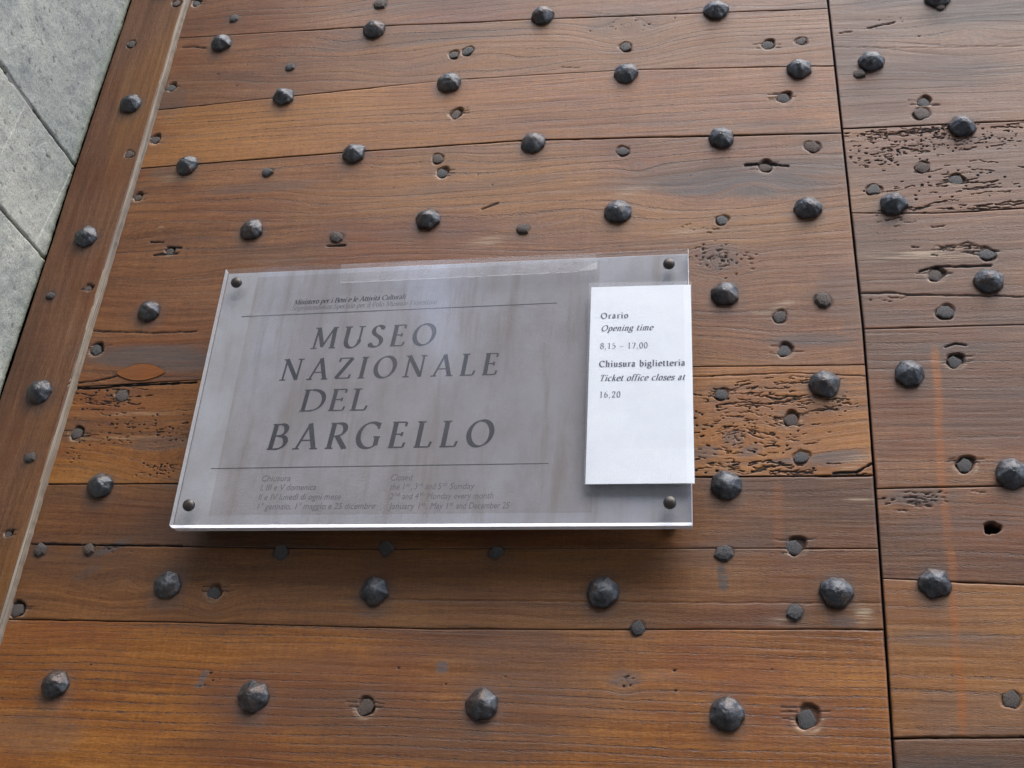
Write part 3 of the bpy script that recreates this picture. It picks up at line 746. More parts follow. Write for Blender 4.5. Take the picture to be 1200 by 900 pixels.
PR('a', 'b', 0.0004, 0.0004, et=1.0, eb=0.5, seed=12, val=0.85, tone=0.8, ringf=120, ringa=0.5, wav=0.0062, dz=0.00065, dx=0.0008,
   worm=[(0.21, 2.425, 0.075, 0.018, 190, 0.002, 0.014, 0.0008, 0.40), (0.20, 2.440, 0.08, 0.005, 60, 0.005, 0.022, 0.0011, 0.1), (0.165, 2.405, 0.03, 0.012, 40, 0.002, 0.012, 0.0009, 0.3),
         (0.24, 2.37, 0.07, 0.020, 60, 0.003, 0.030, 0.0009, 0.35), (0.23, 2.340, 0.08, 0.003, 26, 0.008, 0.035, 0.0011, 0.1)])
PR('b', 'c', 0.0004, 0.0004, et=0.5, eb=0.8, seed=13, val=0.88, tone=0.85, ringf=85, ringa=0.5, wav=0.0112, dz=0.0010,
   worm=[(0.17, 2.326, 0.03, 0.008, 8, 0.006, 0.02, 0.0009, 0.1), (0.235, 2.292, 0.04, 0.005, 18, 0.006, 0.035, 0.0011, 0.1), (0.15, 2.235, 0.02, 0.002, 8, 0.004, 0.012, 0.0008, 0.1)])
PR('c', 'd', 0.0004, 0.0004, et=0.8, eb=0.5, seed=14, val=0.95, tone=0.75, ringf=95, ringa=0.7, wav=0.0062, dz=0.0009)
PR('d', 'e', 0.0004, 0.0004, et=0.5, eb=0.8, seed=15, val=0.90, tone=0.65, ringf=95, ringa=0.7, wav=0.0087, dz=0.0009,
   worm=[(0.165, 2.028, 0.030, 0.008, 30, 0.004, 0.016, 0.0008, 0.1)])
PR('e', 'f', 0.0004, 0.0004, et=0.8, eb=0.5, seed=16, val=1.00, tone=0.35, ringf=80, ringa=0.7, wav=0.0136, dz=0.0009)
PR('f', 1.72, 0.0004, 0, et=0.5, eb=1.0, seed=17, val=0.62, tone=0.55, ringf=85, ringa=0.5, wav=0.0093, dz=0.0011)

# stile: a vertical board nailed over the plank ends, 9 mm proud, with a worn pale arris
def stile():
    o = plank('stile', leafL, (lambda z: np.interp(z, [1.0, 2.2, 2.45, 2.72, 3.0], [-0.7328, -0.7328, -0.7335, -0.7328, -0.7328])), -0.6595, 1.72, 2.80, seed=21, val=0.74, tone=0.9, ringf=120, ringa=0.35,
              wav=0.010, nails=SN_STILE, studs=STUD_STILE, y0=-0.0085, dx=0.0010, dz=0.0016, vertical=True)
    sub(o, leafL)
    # worn chamfer strip along the inner side
    n = 260; vs = []; fs = []
    zs = np.linspace(1.72, 2.80, n)
    for z in zs:
        j = (vn(np.array([z * 60]), np.array([0.0]), 3)[0] - 0.5) * 0.0012
        j2 = (vn(np.array([z * 150]), np.array([2.0]), 5)[0] - 0.5) * 0.0008
        vs += [(-0.6602 + j * 0.5, -0.0082, z), (-0.6588 + j, -0.0078, z), (-0.6574 + j2, -0.0056 + j2, z), (-0.6562 + j2, 0.0016, z), (-0.6600, 0.0030, z)]
    for i in range(n - 1):
        for q in range(4):
            a = i * 5 + q
            fs.append((a, a + 5, a + 6, a + 1))
    me = pymesh('worn_edge', vs, fs)
    gc = np.array([(v[2], v[0] * 1.0 + v[1] * 1.3, 3.3) for v in vs], dtype=np.float32)
    at = me.attributes.new('gc', 'FLOAT_VECTOR', 'POINT'); at.data.foreach_set('vector', gc.ravel())
    k = NT("worn_wood_edge", 0.6, 0.4)
    g = k.attr('gc').outputs['Vector']
    a = k.noise(k.vecmul(g, (14, 900, 1)), 1.0, 3, 0.6); b = k.noise(k.vecmul(g, (5, 60, 1)), 1.0, 3)
    col = k.mix(k.rng(a, 0.3, 0.7), (0.13, 0.095, 0.065), (0.30, 0.25, 0.19))
    col = k.mix(k.rng(b, 0.45, 0.7, 0, 0.7), col, (0.14, 0.135, 0.13))
    k.base(col); k.put(k.b.inputs['Normal'], k.bump(a, 0.001, 0.7))
    e = link('worn_edge', me, k.m, leafL)
    e['label'] = 'pale worn inner edge of the vertical board'
    return sub(e, leafL)
stile()
# backing boards close the gaps; plain boards carry the leaves on above and below
sub(link('backing_board', boxmesh('backing_board', -1.10, 0.128, 0.0305, 0.07, 0.02, 3.38), VOID, leafL), leafL)
sub(link('backing_board', boxmesh('backing_board', 0.129, 1.30, 0.0305, 0.07, 0.02, 3.38), VOID, leafR), leafR)
def coarse(root, x0, x1, z0, z1, seed, nm='plank'):
    me = boxmesh(nm, x0, x1, 0.0, 0.03, z0, z1, 0.0015)
    gc = np.array([(v.co.x, v.co.z + 0.02 * math.sin(v.co.x * 3), seed * 1.3) for v in me.vertices], dtype=np.float32)
    at = me.attributes.new('gc', 'FLOAT_VECTOR', 'POINT'); at.data.foreach_set('vector', gc.ravel())
    o = link(nm, me, WOOD, root); o['tone'] = 0.5; o['ringfreq'] = 90.0; o['ringamount'] = 0.6; o['depth'] = 0.9
    sub(o, root)
zz = [0.02, 0.36, 0.72, 1.06, 1.40, 1.7185]
for i in range(5):
    coarse(leafL, XL0 - 0.06, 0.1265, zz[i] + 0.001, zz[i + 1] - 0.001, 30 + i)
    coarse(leafR, 0.1305, 1.30, zz[i] + 0.001, zz[i + 1] - 0.001, 40 + i)
for i, (a, b) in enumerate(((2.8015, 3.09), (3.092, 3.38))):
    coarse(leafL, XL0 - 0.06, 0.1235, a, b, 36 + i); coarse(leafR, 0.1275, 1.30, a, b, 46 + i)

# ------------------------------------------------------------------ forged studs
def stud_mesh(i):
    r = random.Random(100 + i)
    n = r.choice([7, 8, 9, 9, 10])
    a0 = r.random() * 6.28
    ap = ((r.random() - 0.5) * 0.16, (r.random() - 0.5) * 0.16)
    rings = [(1.00, 0.0), (1.03, 0.16), (0.94, 0.36), (0.60, 0.68)]
    vs = []; fs = []
    angs = [a0 + (k + (r.random() - 0.5) * 0.55) / n * 6.283 for k in range(n)]
    wob = [0.97 + r.random() * 0.06 for _ in range(n)]
    for q, (rr_, h) in enumerate(rings):
        for k in range(n):
            t = 1 - h
            s = rr_ * wob[k] * (1 + (r.random() - 0.5) * (0.0 if q < 2 else 0.16))
            vs.append((math.cos(angs[k]) * s + ap[0] * h, -(h + (0 if q == 0 else (r.random() - 0.5) * 0.05)), math.sin(angs[k]) * s + ap[1] * h))
    vs.append((ap[0], -0.94 - 0.1 * r.random(), ap[1]))
    for q in range(len(rings) - 1):
        for k in range(n):
            k2 = (k + 1) % n
            fs.append((q * n + k, q * n + k2, (q + 1) * n + k2, (q + 1) * n + k))
    t = (len(rings) - 1) * n
    for k in range(n):
        fs.append((t + k, t + (k + 1) % n, len(vs) - 1))
    me = pymesh('stud', vs, fs)
    bm = bmesh.new(); bm.from_mesh(me)
    bmesh.ops.scale(bm, vec=(0.0140, 0.0138, 0.0140), verts=bm.verts)
    bmesh.ops.recalc_face_normals(bm, faces=bm.faces)
    bmesh.ops.bevel(bm, geom=[e for e in bm.edges if len(e.link_faces) == 2], offset=0.0012, segments=3, affect='EDGES', profile=0.5)
    # flatten the hammered tip a little
    bm.to_mesh(me); bm.free()
    me.materials.append(IRON)
    return me
SM = [stud_mesh(i) for i in range(9)]
cnt = 0
def put_stud(x, z, y, root, s):
    global cnt
    rv = random.Random(int((x + 3) * 7919) + int(z * 1013))
    o = bpy.data.objects.new('stud', SM[cnt % 9]); cnt += 1
    C.objects.link(o); o.parent = root
    o.location = Vector((x, y, z)) - root.location
    o.rotation_euler = (rv.uniform(-0.04, 0.04), rv.uniform(0, 6.28), rv.uniform(-0.04, 0.04))
    o.scale = (s * rv.uniform(0.97, 1.04), rv.uniform(0.9, 1.08), s * rv.uniform(0.97, 1.04))
    return o
for (x, z) in STUD: put_stud(x, z, 0.0008, leafL, 1.0 if x > -0.45 else 0.95)
for (x, z) in STUD_STILE: put_stud(x, z, -0.0078, leafL, 0.97)
for (x, z) in STUD_R: put_stud(x, z, 0.002, leafR, 1.0)

# ------------------------------------------------------------------ small nail heads
def nail_mesh(i, h):
    r = random.Random(500 + i)
    n = r.choice([7, 8, 9, 10]); a0 = r.random() * 6.28
    vs = []; fs = []
    wob = [0.74 + r.random() * 0.36 for _ in range(n)]
    for (rr_, y) in ((0.98, 0.6), (1.0, -0.05), (0.80, -h * 0.75), (0.4, -h)):
        for k in range(n):
            a = a0 + k / n * 6.283
            vs.append((math.cos(a) * rr_ * wob[k], y + (r.random() - 0.5) * 0.06 * h, math.sin(a) * rr_ * wob[k]))
    vs.append(((r.random() - 0.5) * 0.2, -h * 1.03, (r.random() - 0.5) * 0.2))
    for q in range(3):
        for k in range(n):
            k2 = (k + 1) % n
            fs.append((q * n + k, q * n + k2, (q + 1) * n + k2, (q + 1) * n + k))
    for k in range(n):
        fs.append((3 * n + k, 3 * n + (k + 1) % n, len(vs) - 1))
    me = pymesh('nail_head', vs, fs)
    bm = bmesh.new(); bm.from_mesh(me); bmesh.ops.recalc_face_normals(bm, faces=bm.faces); bm.to_mesh(me); bm.free()
    me.materials.append(NAIL)
    return me
NF = [nail_mesh(i, 0.16) for i in range(11)]; NP = [nail_mesh(20 + i, 0.5) for i in range(7)]
def put_nail(x, z, r, ty, y, root):
    global cnt
    if ty == 'o': return
    cnt += 1
    me = NP[cnt % 7] if ty == 'p' else NF[cnt % 11]
    yy = {'s': 0.0013, 'f': 0.0003, 'p': 0.0005}[ty]
    rv = random.Random(cnt)
    o = bpy.data.objects.new('nail_head', me); C.objects.link(o); o.parent = root
    k = 0.92 if ty != 'p' else 0.95
    o.location = Vector((x - (0.0005 if ty == 's' else 0), y + yy, z - (0.001 if ty == 's' else 0))) - root.location
    o.rotation_euler = (rv.uniform(-0.12, 0.12), rv.uniform(0, 6.28), rv.uniform(-0.12, 0.12))
    o.scale = (r * k * rv.uniform(0.92, 1.18), r, r * k * rv.uniform(0.85, 1.08))
for a in SN: put_nail(*a, 0.0, leafL)
for a in SN_STILE: put_nail(*a, -0.0085, leafL)
for a in SN_R: put_nail(*a, 0.0012, leafR)
# lens-shaped patch of paler wood let into the board left of the sign
def lens_patch():
    cx, cz, hw, hh = LENS
    n = 18; vs = []; top = []
    for i in range(n + 1):
        t = -1 + 2 * i / n
        top.append((cx + hw * t, cz + hh * (1 - t * t) * (1.0)))
    bot = [(cx + hw * (1 - 2 * i / n), cz - hh * 0.9 * (1 - (1 - 2 * i / n) ** 2) ** 0.9) for i in range(1, n)]
    P = top + bot
    vs = [(x, -0.0006, z) for x, z in P] + [(cx + (x - cx) * 1.0, 0.004, z) for x, z in P]
    N = len(P)
    fs = [tuple(range(N))] + [(i, i + N, (i + 1) % N + N, (i + 1) % N) for i in range(N)]
    me = pymesh('wood_patch', vs, fs)
    gc = np.array([(v[0], v[2] * 0.5, 40.1) for v in vs], dtype=np.float32)
    at = me.attributes.new('gc', 'FLOAT_VECTOR', 'POINT'); at.data.foreach_set('vector', gc.ravel())
    o = link('wood_patch', me, WOOD, leafL); o['tone'] = 0.7; o['ringfreq'] = 40.0; o['ringamount'] = 0.3; o['depth'] = 0.78
    o['label'] = 'paler lens-shaped wooden patch'
    sub(o, leafL)
    # dark glue line round it
    vs = []; fs = []
    for i, (x, z) in enumerate(P):
        dx, dz = x - cx, z - cz
        vs += [(x, -0.00045, z), (cx + dx * 1.012, -0.00035, cz + dz * 1.06)]
    for i in range(N):
        j = (i + 1) % N
        fs.append((2 * i, 2 * i + 1, 2 * j + 1, 2 * j))
    sub(link('glue_line', pymesh('glue_line', vs, fs), VOID, leafL), leafL)
lens_patch()

# ------------------------------------------------------------------ stone jamb at the left: faces +X at x = XJ, blocks laid in courses
XJ = -0.7393
wall = empty('stone_jamb', (XJ - 0.2, -0.3, 0.0), 'grey dressed sandstone door jamb at the far left of the photo', 'stone jamb')
def stone(z0, z1, seed, mat, y0=-0.62, y1=0.02, lines=(), pits=60, dy=0.0015, dz=0.0018):
    ny = int((y1 - y0) / dy); nz = int((z1 - z0) / dz)
    ys = np.linspace(y0, y1, ny); zs = np.linspace(z0, z1, nz)
    Yg, Zg = np.meshgrid(ys, zs, indexing='ij')
    H = np.zeros_like(Yg); D = np.zeros_like(Yg); Wt = np.zeros_like(Yg)
    rr = np.random.default_rng(seed)
    H += 0.003 * (fbm(Yg * 9, Zg * 9, seed, 4) - 0.5) + 0.0013 * (fbm(Yg * 90, Zg * 90, seed + 5, 3) - 0.5)
    cut = np.zeros_like(H)
    for i in range(pits):
        py = y1 - abs(rr.normal()) * 0.17; pz = z0 + (z1 - z0) * rr.random()
        L = 0.001 + 0.006 * rr.random() ** 2.5; a = -0.45 + rr.normal() * 0.35
        stamp(Yg, Zg, cut, D, [(py, pz), (py + math.cos(a) * L, pz + math.sin(a) * L)], 0.0004 + 0.0008 * rr.random(), 0.0010, 0.35 + 0.4 * rr.random())
    for (p, q, ww, am) in lines:
        P = wiggle(p[0], p[1], q[0], q[1], 10, 0.0004, rr)
        P = [(a_ + (rr.random() - 0.5) * 0.0006, b_) for a_, b_ in P]
        T = np.zeros_like(H)
        stamp(Yg, Zg, T, Wt, P, ww, 0.0, am)
    e = np.minimum(np.minimum(Zg - z0, z1 - Zg), y1 - Yg)
    rag = 0.0016 + 0.005 * sm(fbm(Yg * 45, Zg * 45, seed + 9, 3), 0.45, 0.85)
    ed = np.maximum((1 - np.clip(np.minimum(Zg - z0, z1 - Zg) / (rag * 0.7), 0, 1)) ** 2, (1 - np.clip((y1 - Yg) / (0.0012 + 0.25 * (rag - 0.0016)), 0, 1)) ** 2)
    rag = np.where(y1 - Yg < 0.003, 0.0016, rag)
    edc = np.exp(-((y1 - Yg) / 0.012) ** 2)
    X = XJ - H * 1.0 - cut - ed * rag * 0.8
    ring = np.concatenate([np.arange(ny) * nz, (ny - 1) * nz + np.arange(1, nz), (np.arange(ny - 2, -1, -1)) * nz + nz - 1, np.arange(nz - 2, 0, -1)])
    V = np.stack([X.ravel(), Yg.ravel(), Zg.ravel()], 1)
    S = V[ring].copy(); S[:, 0] = XJ - 0.35
    Vn = len(V); V = np.concatenate([V, S]).astype(np.float32)
    i = np.arange(ny - 1)[:, None]; j = np.arange(nz - 1)[None, :]
    a = (i * nz + j).ravel()
    F = np.stack([a, a + nz, a + nz + 1, a + 1], 1)
    rn = np.roll(ring, -1); k0 = Vn + np.arange(len(ring)); k1 = np.roll(k0, -1)
    F = np.concatenate([F, np.stack([ring, k0, k1, rn], 1)]).astype(np.int32)
    me = bpy.data.meshes.new('stone_block')
    me.vertices.add(len(V)); me.vertices.foreach_set('co', V.ravel())
    me.loops.add(F.size); me.loops.foreach_set('vertex_index', F.ravel())
    me.polygons.add(len(F)); me.polygons.foreach_set('loop_start', np.arange(0, F.size, 4, dtype=np.int32))
    sf = np.ones(len(F), dtype=bool); sf[-len(ring):] = False
    me.polygons.foreach_set('use_smooth', sf); me.update(calc_edges=True)
    pad = lambda A: np.concatenate([A.ravel(), A.ravel()[ring]])
    mk = np.stack([pad(np.clip(D, 0, 1)), pad(np.clip(Wt, 0, 1)), pad(np.clip(edc, 0, 1)), pad(np.zeros_like(D))], 1).astype(np.float32)
    at = me.attributes.new('mk', 'FLOAT_COLOR', 'POINT'); at.data.foreach_set('color', mk.ravel())
    o = link('stone_block', me, mat, wall)
    return sub(o, wall)
YE = -0.001
stone(2.4490, 2.80, 3, STONE_A, y1=YE, pits=260)
stone(2.3160, 2.4465, 4, STONE_B, y1=YE, pits=40, lines=[((-0.0060, 2.4385), (-0.0245, 2.320), 0.0009, 1.0), ((-0.1125, 2.4375), (-0.1200, 2.366), 0.0006, 0.7), ((-0.062, 2.432), (-0.080, 2.405), 0.0005, 0.5)])
stone(1.98, 2.3135, 5, STONE_B, y1=YE, pits=60)
for z0, z1 in ((1.60, 1.978), (1.2, 1.598), (0.8, 1.198), (0.4, 0.798), (0.0, 0.398), (2.802, 3.10), (3.102, 3.38)):
    stone(z0, z1, int(z0 * 10) + 20, STONE_A, y1=YE, dy=0.012, dz=0.012, pits=0)
# mortar: fills the bed joints flush where they have closed up
def mortar(y0, y1, z, rec, h):
    o = link('mortar_joint', boxmesh('mortar_joint', XJ - 0.30, XJ - rec, y0, y1, z - h, z + h, 0.0004), MORTAR, wall)
    sub(o, wall)
mortar(-0.62, -0.175, 2.4478, 0.0012, 0.0030)
mortar(-0.152, -0.098, 2.4478, 0.0015, 0.0030)
mortar(-0.62, -0.112, 2.3148, 0.0018, 0.0032)

# ------------------------------------------------------------------ lettering: broad-nib stroke alphabet
def L(*p): return [tuple(q) for q in p]
def A(cx, cy, rx, ry, a0, a1, n=14):
    return [(cx + rx * math.cos(math.radians(a0 + (a1 - a0) * i / n)), cy + ry * math.sin(math.radians(a0 + (a1 - a0) * i / n))) for i in range(n + 1)]
def B(p0, p1, p2, p3, n=10):
    o = []
    for i in range(n + 1):
        t = i / n; u = 1 - t
        o.append((u**3 * p0[0] + 3 * u*u*t * p1[0] + 3 * u*t*t * p2[0] + t**3 * p3[0], u**3 * p0[1] + 3 * u*u*t * p1[1] + 3 * u*t*t * p2[1] + t**3 * p3[1]))
    return o
def S(x, y, l=0.16): return ('h', L((x - l, y), (x + l, y)))     # serif
SER = {
 'M': (1.04, [('t', L((.17, .02), (.20, 1))), ('T', L((.20, 1), (.52, .10))), ('t', L((.50, .06), (.86, 1))), ('T', L((.88, 1), (.93, .02))), S(.17, .02, .13), S(.94, .02, .14), S(.13, .98, .08), S(.93, .98, .09)]),
 'U': (.88, [('T', L((.17, 1), (.17, .36))), ('n', A(.45, .36, .28, .36, 180, 360)), ('t', L((.73, .36), (.73, 1))), S(.17, .98, .15), S(.73, .98, .13)]),
 'S': (.62, [('n', B((.50, .84), (.42, 1.06), (.12, 1.04), (.12, .77)) + B((.12, .77), (.12, .52), (.52, .52), (.52, .25))[1:] + B((.52, .25), (.52, -.06), (.14, -.06), (.07, .18))[1:]), ('t', L((.51, .98), (.50, .80))), ('t', L((.07, .0), (.07, .20)))]),
 'E': (.66, [('T', L((.17, .02), (.17, .98))), ('h', L((.06, .98), (.54, .98))), ('h', L((.06, .02), (.57, .02))), ('h', L((.17, .52), (.45, .52))), ('t', L((.55, .98), (.53, .82))), ('t', L((.57, .02), (.61, .20))), ('t', L((.46, .60), (.45, .44)))]),
 'O': (.98, [('n', A(.48, .5, .39, .49, 90, 450, 34))]),
 'N': (.94, [('t', L((.18, .02), (.18, 1))), ('T', L((.16, 1), (.76, .04))), ('t', L((.77, 0), (.77, .98))), S(.18, .02, .13), S(.10, .98, .07), S(.77, .98, .13)]),
 'A': (.88, [('t', L((.13, .02), (.44, 1))), ('T', L((.43, 1), (.76, .02))), ('h', L((.24, .34), (.64, .34))), S(.12, .02, .12), S(.76, .02, .14)]),
 'Z': (.72, [('h', L((.12, .97), (.64, .97))), ('T2', L((.62, .97), (.10, .03))), ('h', L((.08, .03), (.64, .03))), ('t', L((.12, .98), (.10, .80))), ('t', L((.64, .02), (.67, .20)))]),
 'I': (.36, [('T', L((.18, .02), (.18, .98))), S(.18, .02, .14), S(.18, .98, .14)]),
 'L': (.64, [('T', L((.17, .02), (.17, .98))), S(.17, .98, .15), ('h', L((.05, .02), (.57, .02))), ('t', L((.57, .02), (.62, .22)))]),
 'D': (.90, [('T', L((.17, .02), (.17, .98))), ('h', L((.05, .98), (.38, .98))), ('h', L((.05, .02), (.38, .02))), ('n', B((.36, .98), (.98, .99), (.98, .02), (.36, .02), 20))]),
 'B': (.72, [('T', L((.17, .02), (.17, .98))), ('h', L((.05, .98), (.36, .98))), ('h', L((.05, .02), (.36, .02))), ('h', L((.17, .53), (.38, .53))), ('n', B((.34, .98), (.66, 1.0), (.66, .55), (.34, .53), 14)), ('n', B((.36, .53), (.76, .55), (.76, .02), (.34, .02), 14))]),
 'R': (.78, [('T', L((.17, .02), (.17, .98))), ('h', L((.05, .98), (.36, .98))), S(.17, .02, .14), ('n', B((.34, .98), (.70, 1.0), (.70, .50), (.32, .48), 14)), ('h', L((.17, .48), (.36, .48))), ('T', L((.36, .50), (.72, .01))), ('h', L((.68, .02), (.80, .02)))]),
 'G': (.92, [('n', A(.50, .5, .40, .49, 48, 310, 30)), ('T', L((.77, .10), (.77, .42))), S(.76, .43, .12), ('t', L((.78, .98), (.76, .74))), ('n', A(.50, .5, .40, .49, 310, 322, 3))]),
 'C': (.82, [('n', A(.48, .5, .39, .49, 48, 315, 28)), ('t', L((.75, .97), (.74, .74)))]),
 'T': (.72, [('T', L((.36, .02), (.36, .98))), ('h', L((.06, .98), (.66, .98))), S(.36, .02, .14), ('t', L((.06, .98), (.04, .80))), ('t', L((.66, .98), (.68, .80)))]),
 'P': (.68, [('T', L((.17, .02), (.17, .98))), ('h', L((.05, .98), (.34, .98))), S(.17, .02, .14), ('n', B((.34, .98), (.70, 1.0), (.70, .46), (.32, .45), 14)), ('h', L((.17, .45), (.34, .45)))]),
 'F': (.62, [('T', L((.17, .02), (.17, .98))), ('h', L((.06, .98), (.54, .98))), S(.17, .02, .14), ('h', L((.17, .52), (.44, .52))), ('t', L((.55, .98), (.54, .80)))]),
 'a': (.56, [('n', B((.12, .56), (.16, .74), (.38, .74), (.38, .50))), ('T', L((.38, .50), (.38, .08))), ('h', L((.38, .05), (.52, .05))), ('n', A(.25, .20, .16, .20, 60, 320))]),
 'b': (.60, [('T', L((.13, .04), (.13, 1.06))), ('n', A(.30, .34, .21, .34, 150, -150, 20)), ('h', L((.02, 1.04), (.14, 1.04)))]),
 'c': (.52, [('n', A(.30, .34, .22, .33, 50, 310, 18))]),
 'd': (.62, [('T', L((.46, .04), (.46, 1.06))), ('n', A(.28, .34, .21, .34, 30, 330, 20)), ('h', L((.34, 1.04), (.46, 1.04)))]),
 'e': (.54, [('n', A(.29, .34, .22, .33, 5, 315, 20)), ('h', L((.09, .37), (.50, .37)))]),
 'f': (.36, [('T', L((.14, .03), (.14, .80))), ('n', B((.14, .80), (.14, 1.10), (.34, 1.10), (.38, .98))), ('h', L((.02, .66), (.32, .66))), S(.14, .02, .12)]),
 'g': (.56, [('n', A(.26, .45, .18, .22, 0, 360, 20)), ('n', B((.16, .26), (.0, .10), (.20, .06), (.34, .06)) + B((.34, .06), (.60, .04), (.56, -.32), (.26, -.32))[1:] + B((.26, -.32), (-.04, -.32), (.0, -.08), (.16, -.02))[1:]), ('t', L((.42, .60), (.54, .66)))]),
 'h': (.62, [('T', L((.14, .03), (.14, 1.06))), ('n', B((.14, .50), (.26, .76), (.46, .72), (.46, .46))), ('T', L((.46, .46), (.46, .03))), S(.14, .02, .11), S(.47, .02, .11), ('h', L((.03, 1.04), (.14, 1.04)))]),
 'i': (.32, [('T', L((.16, .03), (.16, .66))), S(.16, .02, .12), ('h', L((.04, .64), (.16, .64))), ('T', L((.155, .88), (.165, 1.0)))]),
 'k': (.60, [('T', L((.14, .03), (.14, 1.06))), ('t', L((.16, .30), (.46, .64))), ('T', L((.26, .40), (.54, .03))), S(.14, .02, .11), S(.52, .02, .08)]),
 'l': (.32, [('T', L((.16, .03), (.16, 1.06))), S(.16, .02, .12), ('h', L((.04, 1.04), (.16, 1.04)))]),
 'm': (.94, [('T', L((.14, .03), (.14, .66))), ('n', B((.14, .50), (.24, .74), (.44, .72), (.44, .46))), ('T', L((.44, .46), (.44, .03))), ('n', B((.44, .50), (.54, .74), (.76, .72), (.76, .46))), ('T', L((.76, .46), (.76, .03))), S(.14, .02, .1), S(.44, .02, .1), S(.78, .02, .1)]),
 'n': (.62, [('T', L((.14, .03), (.14, .66))), ('n', B((.14, .50), (.26, .74), (.46, .72), (.46, .46))), ('T', L((.46, .46), (.46, .03))), S(.14, .02, .11), S(.47, .02, .11), ('h', L((.03, .64), (.14, .64)))]),
 'o': (.60, [('n', A(.30, .34, .22, .34, 90, 450, 24))]),
 'p': (.60, [('T', L((.13, -.34), (.13, .66))), ('n', A(.30, .34, .21, .34, 150, -150, 20)), S(.13, -.34, .11)]),
 'r': (.44, [('T', L((.14, .03), (.14, .66))), ('n', B((.14, .46), (.22, .66), (.34, .70), (.40, .60))), S(.14, .02, .12), ('h', L((.03, .64), (.14, .64)))]),
 's': (.46, [('n', B((.38, .54), (.34, .72), (.10, .72), (.10, .52)) + B((.10, .52), (.10, .34), (.40, .36), (.40, .17))[1:] + B((.40, .17), (.40, -.05), (.10, -.05), (.06, .14))[1:])]),
 't': (.38, [('T', L((.15, .85), (.15, .14))), ('n', B((.15, .14), (.16, -.02), (.30, .0), (.35, .08))), ('h', L((.02, .66), (.33, .66)))]),
 'u': (.62, [('T', L((.14, .66), (.14, .22))), ('n', B((.14, .22), (.14, -.04), (.38, -.02), (.46, .16))), ('T', L((.46, .66), (.46, .03))), ('h', L((.02, .64), (.14, .64))), ('h', L((.46, .04), (.58, .04))), ('h', L((.35, .64), (.46, .64)))]),
 'v': (.56, [('T', L((.10, .64), (.28, .02))), ('t', L((.28, .02), (.46, .64))), S(.10, .65, .09), S(.46, .65, .08)]),
 'z': (.52, [('h', L((.08, .63), (.44, .63))), ('T2', L((.43, .63), (.08, .03))), ('h', L((.06, .03), (.46, .03)))]),
 '8': (.58, [('n', A(.29, .75, .17, .23, 0, 360, 20)), ('n', A(.29, .27, .21, .27, 0, 360, 20))]),
 '1': (.58, [('T', L((.30, .03), (.30, .98))), S(.30, .02, .14), ('t', L((.30, .98), (.16, .86)))]),
 '5': (.58, [('h', L((.18, .96), (.46, .96))), ('t', L((.18, .96), (.15, .56))), ('n', B((.15, .56), (.36, .68), (.50, .50), (.48, .30)) + B((.48, .30), (.46, -.02), (.18, -.04), (.08, .10))[1:])]),
 '7': (.58, [('h', L((.08, .95), (.50, .95))), ('T', L((.50, .95), (.24, .0))), ('t', L((.08, .95), (.07, .80)))]),
 '0': (.58, [('n', A(.29, .49, .21, .49, 90, 450, 24))]),
 '6': (.58, [('n', A(.30, .30, .19, .29, 0, 360, 20)), ('n', B((.12, .34), (.10, .74), (.30, .94), (.46, .99)))]),
 '2': (.58, [('n', B((.10, .74), (.12, 1.06), (.46, 1.06), (.46, .74)) + B((.46, .74), (.46, .46), (.20, .26), (.08, .04))[1:]), ('T2', L((.08, .05), (.48, .05)))]),
 ',': (.30, [('T', L((.12, .06), (.14, .0))), ('t', L((.15, .02), (.08, -.16)))]),
 '-': (.56, [('h', L((.04, .36), (.52, .36)))]),
 "'": (.2, [('t', L((.10, 1.0), (.16, .80)))]),
 'J': (.4, [('T', L((.2, .1), (.2, .98)))]),
}
SER['\u2013'] = (.60, [('h', L((.02, .36), (.58, .36)))])
SER['\u00e0'] = (.56, SER['a'][1] + [('t', L((.16, 1.0), (.30, .82)))])

